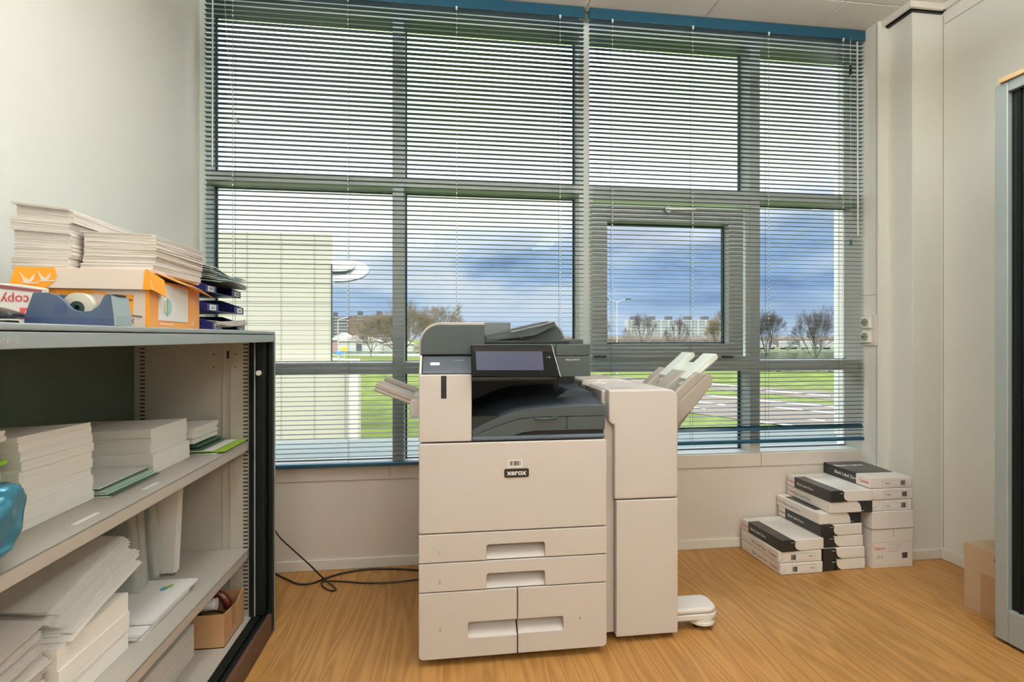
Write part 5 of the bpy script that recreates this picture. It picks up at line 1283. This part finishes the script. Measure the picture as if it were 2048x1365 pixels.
line((1355, 787), (1520, 801)); line((1520, 802), (1680, 816)); line((1355, 800), (1450, 811)); line((1545, 815), (1605, 821)); line((1618, 822), (1680, 829)); line((1365, 764), (1500, 775)); line((1520, 781), (1660, 793)); line((1380, 815), (1410, 819)); line((1610, 839), (1650, 843)); line((1520, 845), (1680, 864), 2)
single('lane_markings', mb, M_lane, 'white painted lines on the two roads outside', 'road marking', kind='stuff', fix=True)
strip([(640, 716), (720, 718.5)], [(640, 720), (720, 722)], GZ + 0.02, M_lane, 'short pale footpath on the lawn right of the cream building', 'footpath', 'path')
strip([(640, 706), (800, 706), (960, 707)], [(640, 710.5), (800, 712.5), (960, 713)], GZ + 0.02, mat('dark_road', '#6f7566', 0.9, noise=0.1), 'dark narrow road beyond the lawn on the left')

# cream neighbouring building
nb = thing('office_building', 'cream panelled building with a rounded canopy close by on the left', 'building', (-8, 18, GZ))
ex = PY(665, 0, 15)[0]; exl = PY(716, 0, 14.5)[0]; zu = PY(560, 466, 15)[2]; zl_ = PY(700, 740, 14.5)[2]
part('facade', MB().prism([(-22, 15), (ex, 15), (ex * 26 / 15 - 0.3, 26), (-22, 26)], 'z', GZ, zu), M_facade, nb)
part('lower_storey', MB().box(-22, exl, 14.5, 15.0, GZ, 0.35), M_facade, nb)
mb = MB()
for px in (494, 562, 629): xx = PY(px, 0, 15)[0]; mb.box(xx - 0.006, xx + 0.006, 14.985, 15.0, 0.4, zu)
for px in (494, 562, 629, 690): xx = PY(px, 0, 14.5)[0]; mb.box(xx - 0.006, xx + 0.006, 14.485, 14.5, GZ, 0.35)
for k in range(6): mb.box(-22, ex, 14.99, 15.0, 0.9 + k * 0.55, 0.906 + k * 0.55)
part('panel_joints', mb, M_facjt, nb)
part('corner_column', MB().box(PY(697, 0, 14.4)[0], exl + 0.02, 14.3, 14.5, GZ, 0.40), mat('column_pale', '#bdb9ac'), nb)
mb = MB(); mb.box(ex - 0.035, ex, 14.97, 15.0, 0.4, 3.1); part('corner_downpipe', mb, M_gasket, nb)
def half_disc(r_, cx, cy, cz, tilt, th):
    M = Matrix.Translation((cx, cy, cz)) @ Matrix.Rotation(R(tilt), 4, 'X')
    pts = [(r_ * math.cos(t) ** 0.85 if 0 < i < 24 else 0, r_ * 0.82 * math.sin(t)) for i, t in enumerate([-math.pi / 2 + math.pi * i / 24 for i in range(25)])]
    rim = [M @ Vector((x_, y_, 0)) for x_, y_ in pts]
    return MB().prism(pts + [(-0.25, r_ * 0.8), (-0.25, -r_ * 0.8)], 'z', 0, th, M), rim
for r_, cz_ in ((0.86, 3.02), (0.46, 3.16)):
    d_, rim = half_disc(r_, ex, 15.9, cz_, 33, 0.03)
    cp = part('canopy_disc', d_, mat('canopy_white', '#a9aaa5', 0.5), nb, fix=True)
    part('canopy_rim', MB().tube(rim, 0.016, 6), M_gasket, cp)

# bare trees
def tree(px, dist_, ytop, width_px, label, seed, col=M_bark, depth=7, name='bare_tree', dens=3):
    t0 = (px - 1024) / F_PX; zc = dist_
    X = zc * (t0 * CT + ST); Y = zc * (CT - t0 * ST); top = CAM_H + (675 - ytop) / F_PX * zc
    Hh = top - GZ; Wd = width_px / F_PX * zc; rnd = random.Random(seed)
    mb = MB()
    px_ = zc / F_PX
    def grow(p, d, ln, r_, lv):
        q = p + d * ln
        mb.cyl(p, q, max(r_, px_ * 0.10), 5 if lv < 2 else 3, max(r_ * 0.7, px_ * 0.08), caps=False)
        if lv >= depth: return
        nb_ = 6 if lv == 0 else (4 if lv == depth - 1 else dens)
        for k in range(nb_):
            a = rnd.uniform(0, 2 * math.pi) if lv else 2 * math.pi * (k + rnd.random() * 0.6) / nb_
            sp2 = rnd.uniform(0.15, 0.55) if lv else (0.1 if k == 0 else rnd.uniform(0.45, 0.95))
            o_ = d.orthogonal().normalized(); o_.rotate(Matrix.Rotation(a, 3, d.normalized()))
            nd = (d * math.cos(sp2) + o_ * math.sin(sp2) + Vector((0, 0, 0.06))).normalized()
            grow(q - d * ln * rnd.uniform(0, 0.3), nd, ln * rnd.uniform(0.72, 0.9) if lv else Hh * 0.2 * rnd.uniform(0.8, 1.1), r_ * 0.6, lv + 1)
    grow(Vector((0, 0, 0)), Vector((0, 0, 1)), Hh * 0.13, Hh * 0.016, 0)
    xs = [abs(v.x) for v in mb.v]; mz = max(v.z for v in mb.v); mxx = sorted(xs)[int(len(xs) * 0.985)]
    sx_, sz_ = (Wd / 2) / mxx, Hh / mz
    mb.v = [Vector((X + v.x * sx_, Y + v.y * sx_, GZ + v.z * sz_)) for v in mb.v]
    return single(name, mb, col, label, 'tree', 'bare winter trees outside')
M_bark2 = mat('bark_pale', '#736650', 0.9, noise=0.15)
M_bark3 = mat('bark_grey', '#524c47', 0.9, noise=0.15)
tree(800, 62, 590, 160, 'large tan bare tree right of the cream building, behind the mullion', 1, M_bark2)
tree(872, 70, 600, 100, 'grey bare tree just above the left end of the copier', 2, M_bark2)
tree(742, 90, 628, 80, 'low tan bare tree in front of the brown apartment slab', 3, M_bark2)
tree(1190, 95, 628, 70, 'small bare tree at the left end of the white apartment block', 4, M_bark2, 6)
tree(1285, 100, 622, 58, 'slender dark bare tree before the left half of the white apartment block', 5, M_bark3, 6)
tree(1357, 100, 627, 56, 'round dark bare tree before the middle of the white apartment block', 6, M_bark3, 6)
tree(1436, 74, 618, 66, 'pale bare tree at the right edge of the open sash', 7, M_bark2)
tree(1533, 64, 616, 72, 'pale bare tree beside the right mullion', 8, M_bark3)
tree(1632, 60, 608, 112, 'big round bare tree in the rightmost pane', 9, M_bark3)

def thicket(px0, px1, d0, ytop, label, m, seed, nm='thicket', amp=0.25, depth=4):
    rnd = random.Random(seed)
    a = (px0 - 1024) / F_PX; b_ = (px1 - 1024) / F_PX; n_ = 70; h0 = CAM_H + (675 - ytop) / F_PX * d0 - GZ
    mb = MB(); rows_ = 7
    for i in range(n_ + 1):
        t = a + (b_ - a) * i / n_; X = d0 * (t * CT + ST); Y = d0 * (CT - t * ST); hh = h0 * (1 - amp * rnd.random())
        for j in range(rows_ + 1):
            s_ = j / rows_; bulge = math.sin(math.pi * s_)
            mb.v.append(Vector((X + rnd.uniform(-.2, .2), Y + depth * (s_ - 0.5) + rnd.uniform(-.3, .3), GZ + 0.05 + hh * bulge ** 0.45 * (0.9 + 0.2 * rnd.random()))))
    W = rows_ + 1
    for i in range(n_):
        for j in range(rows_): mb.f.append([i * W + j, (i + 1) * W + j, (i + 1) * W + j + 1, i * W + j + 1]); mb.sm.append(False)
    return single(nm, mb, m, label, 'hedge', kind='stuff', fix=True)
thicket(600, 1180, 150, 690, 'brown leafless thicket at the far side of the left lawn', M_thick, 1, depth=8)
thicket(1100, 1820, 190, 671, 'brown leafless thicket behind the parked white vans', M_thick, 2, depth=10, amp=0.15)
thicket(1100, 1820, 82, 699, 'long low greenish brown hedge in front of the parked vans', M_hedge, 3, 'hedge', 0.12)
thicket(1480, 1820, 53, 741, 'low dark hedge at the near edge of the right lawn', mat('hedge_dark', '#3c4433', 0.95, noise=0.3), 4, 'hedge', 0.1, 2.5)
thicket(640, 1000, 110, 703, 'dark low hedge along the narrow road on the left', mat('hedge_dark', '#3c4433'), 5, 'hedge', 0.1)

# parked vans
def van(px, d, L_, label, seed):
    t = (px - 1024) / F_PX; X, Y = d * (t * CT + ST), d * (CT - t * ST)
    o = thing('parked_van', label, 'van', (X, Y, GZ), R(seed * 7 % 8 - 4), 'white vans parked beyond the hedge')
    b_ = part('van_body', MB().prism([(-L_ / 2, 0.35), (L_ / 2, 0.35), (L_ / 2, 1.1), (L_ / 2 - 0.9, 1.3), (L_ / 2 - 1.5, 2.35), (-L_ / 2, 2.4)], 'y', -0.95, 0.95), M_van, o, local=True, bevel=0.08)
    part('van_window', MB().prism([(L_ / 2 - 1.05, 1.35), (L_ / 2 - 1.6, 2.15), (L_ / 2 - 2.3, 2.15), (L_ / 2 - 2.3, 1.35)], 'y', -0.97, 0.97), M_vglass, o, local=True)
    for s_ in (-1, 1): part('wheel', MB().cyl((s_ * L_ * 0.32, -0.98, 0.35), (s_ * L_ * 0.32, 0.98, 0.35), 0.35, 16), M_black, o, local=True)
for i, (px, lb) in enumerate(((1533, 'white van nearest the right mullion, first of the parked row'), (1577, 'second white van of the parked row seen in the rightmost pane'), (1620, 'third white van of the parked row, under the big round tree'), (1664, 'white van at the right end of the parked row'))):
    van(px, 152, 5.2, lb, i + 1)

# houses, signs, apartment blocks
def block(px0, px1, d, ytop, m, label, floors, name='apartment_block', boxes=()):
    a, b_ = (px0 - 1024) / F_PX, (px1 - 1024) / F_PX
    p0 = Vector((d * (a * CT + ST), d * (CT - a * ST), 0)); p1 = Vector((d * (b_ * CT + ST), d * (CT - b_ * ST), 0))
    h_ = CAM_H + (675 - ytop) / F_PX * d - GZ; Lb = (p1 - p0).length; ang = math.atan2((p1 - p0).y, (p1 - p0).x)
    o = thing(name, label, 'building', (p0.x, p0.y, GZ), ang)
    part('wall', MB().box(0, Lb, 0, 12, 0, h_), m, o, local=True)
    fh = h_ / floors
    for k in range(floors):
        part('window_band', MB().box(0.5, Lb - 0.5, -0.25, 0, k * fh + fh * 0.35, k * fh + fh * 0.85), M_flatg, o, local=True)
    mb = MB()
    for k in range(int(Lb / 6)): mb.box(2 + k * 6, 3.2 + k * 6, -0.5, 0, 0, h_)
    part('stair_strip', mb, m, o, local=True)
    for bxp in boxes: part('roof_house', MB().box(Lb * bxp, Lb * bxp + Lb * 0.05, 2, 8, h_, h_ + h_ * 0.16), M_roofd, o, local=True)
    return o
block(1256, 1500, 420, 640, M_flat, 'long white apartment block on the horizon behind the open sash', 7, boxes=(0.03, 0.18, 0.32, 0.48, 0.62, 0.78, 0.92))
block(1168, 1215, 380, 642, M_flatb, 'narrow brown tower block on the horizon left of the street lamp', 7)
block(702, 812, 300, 631, M_flatb, 'brown apartment slab with pale balconies right of the cream building', 9, boxes=(0.1, 0.45, 0.8))
block(655, 698, 280, 633, M_flatb, 'grey brown apartment tower beside the cream building corner', 9, boxes=(0.2,))
def house(px, d, w_, h_, label, m):
    t = (px - 1024) / F_PX; X, Y = d * (t * CT + ST), d * (CT - t * ST)
    o = thing('small_house', label, 'house', (X, Y, GZ)); part('wall', MB().box(-w_ / 2, w_ / 2, 0, 6, 0, h_ * 0.6), m, o, local=True)
    part('roof', MB().prism([(-w_ / 2 - 0.4, h_ * 0.6), (w_ / 2 + 0.4, h_ * 0.6), (0, h_)], 'y', -0.3, 6.3), M_housew, o, local=True)
    part('door', MB().box(-0.6, 0.6, -0.1, 0.02, 0, 2.0), M_roofd, o, local=True)
house(718, 118, 9, 4.2, 'small white gabled house right of the yellow sign', M_housew)
house(684, 125, 6, 4.5, 'little brick house with pale roof next to the cream building', M_houser)
house(796, 128, 7, 2.9, 'low white house partly behind the left mullion', M_housew)
def sign(px, py, d, w_, h_, m, label):
    t = (px - 1024) / F_PX; X, Y = d * (t * CT + ST), d * (CT - t * ST); zc_ = CAM_H - (py - 675) / F_PX * d
    o = thing('road_sign', label, 'sign', (X, Y, GZ)); part('sign_panel', MB().box(X - w_ / 2, X + w_ / 2, Y - 0.05, Y, zc_ - h_ / 2, zc_ + h_ / 2), m, o)
    part('sign_post', MB().cyl((X, Y + 0.06, GZ), (X, Y + 0.06, zc_ + h_ / 2), 0.06, 8), M_post, o)
sign(688.5, 698, 76, 0.85, 0.55, M_yel, 'small yellow road sign beyond the lawn on the left'); sign(679, 706.5, 62, 0.75, 0.35, M_sblue, 'small blue road sign near the cream building')
def lamp(px, ytop, d, label, arms=2):
    t = (px - 1024) / F_PX; X, Y = d * (t * CT + ST), d * (CT - t * ST); zt_ = CAM_H + (675 - ytop) / F_PX * d; r_ = 0.055 * d / 45
    o = thing('street_lamp', label, 'street lamp', (X, Y, GZ), 0, 'street lamps by the roads'); part('pole', MB().cyl((X, Y, GZ), (X, Y, zt_), r_, 8, r_ * 0.7), M_post, o)
    for s_ in ((-1, 1) if arms == 2 else (1,)):
        ar = part('lamp_arm', MB().cyl((X, Y, zt_), (X + s_ * 1.0 * d / 45, Y, zt_ + 0.25 * d / 45), r_ * 0.6, 6), M_post, o)
        part('lamp_head', MB().box(X + s_ * 1.0 * d / 45 - 0.25, X + s_ * 1.0 * d / 45 + 0.25, Y - 0.15, Y + 0.15, zt_ + 0.20 * d / 45, zt_ + 0.30 * d / 45), M_roofd, o)
lamp(1234, 604, 48, 'double armed street lamp seen through the open sash'); lamp(676, 640, 70, 'slim street lamp next to the cream building', 1)
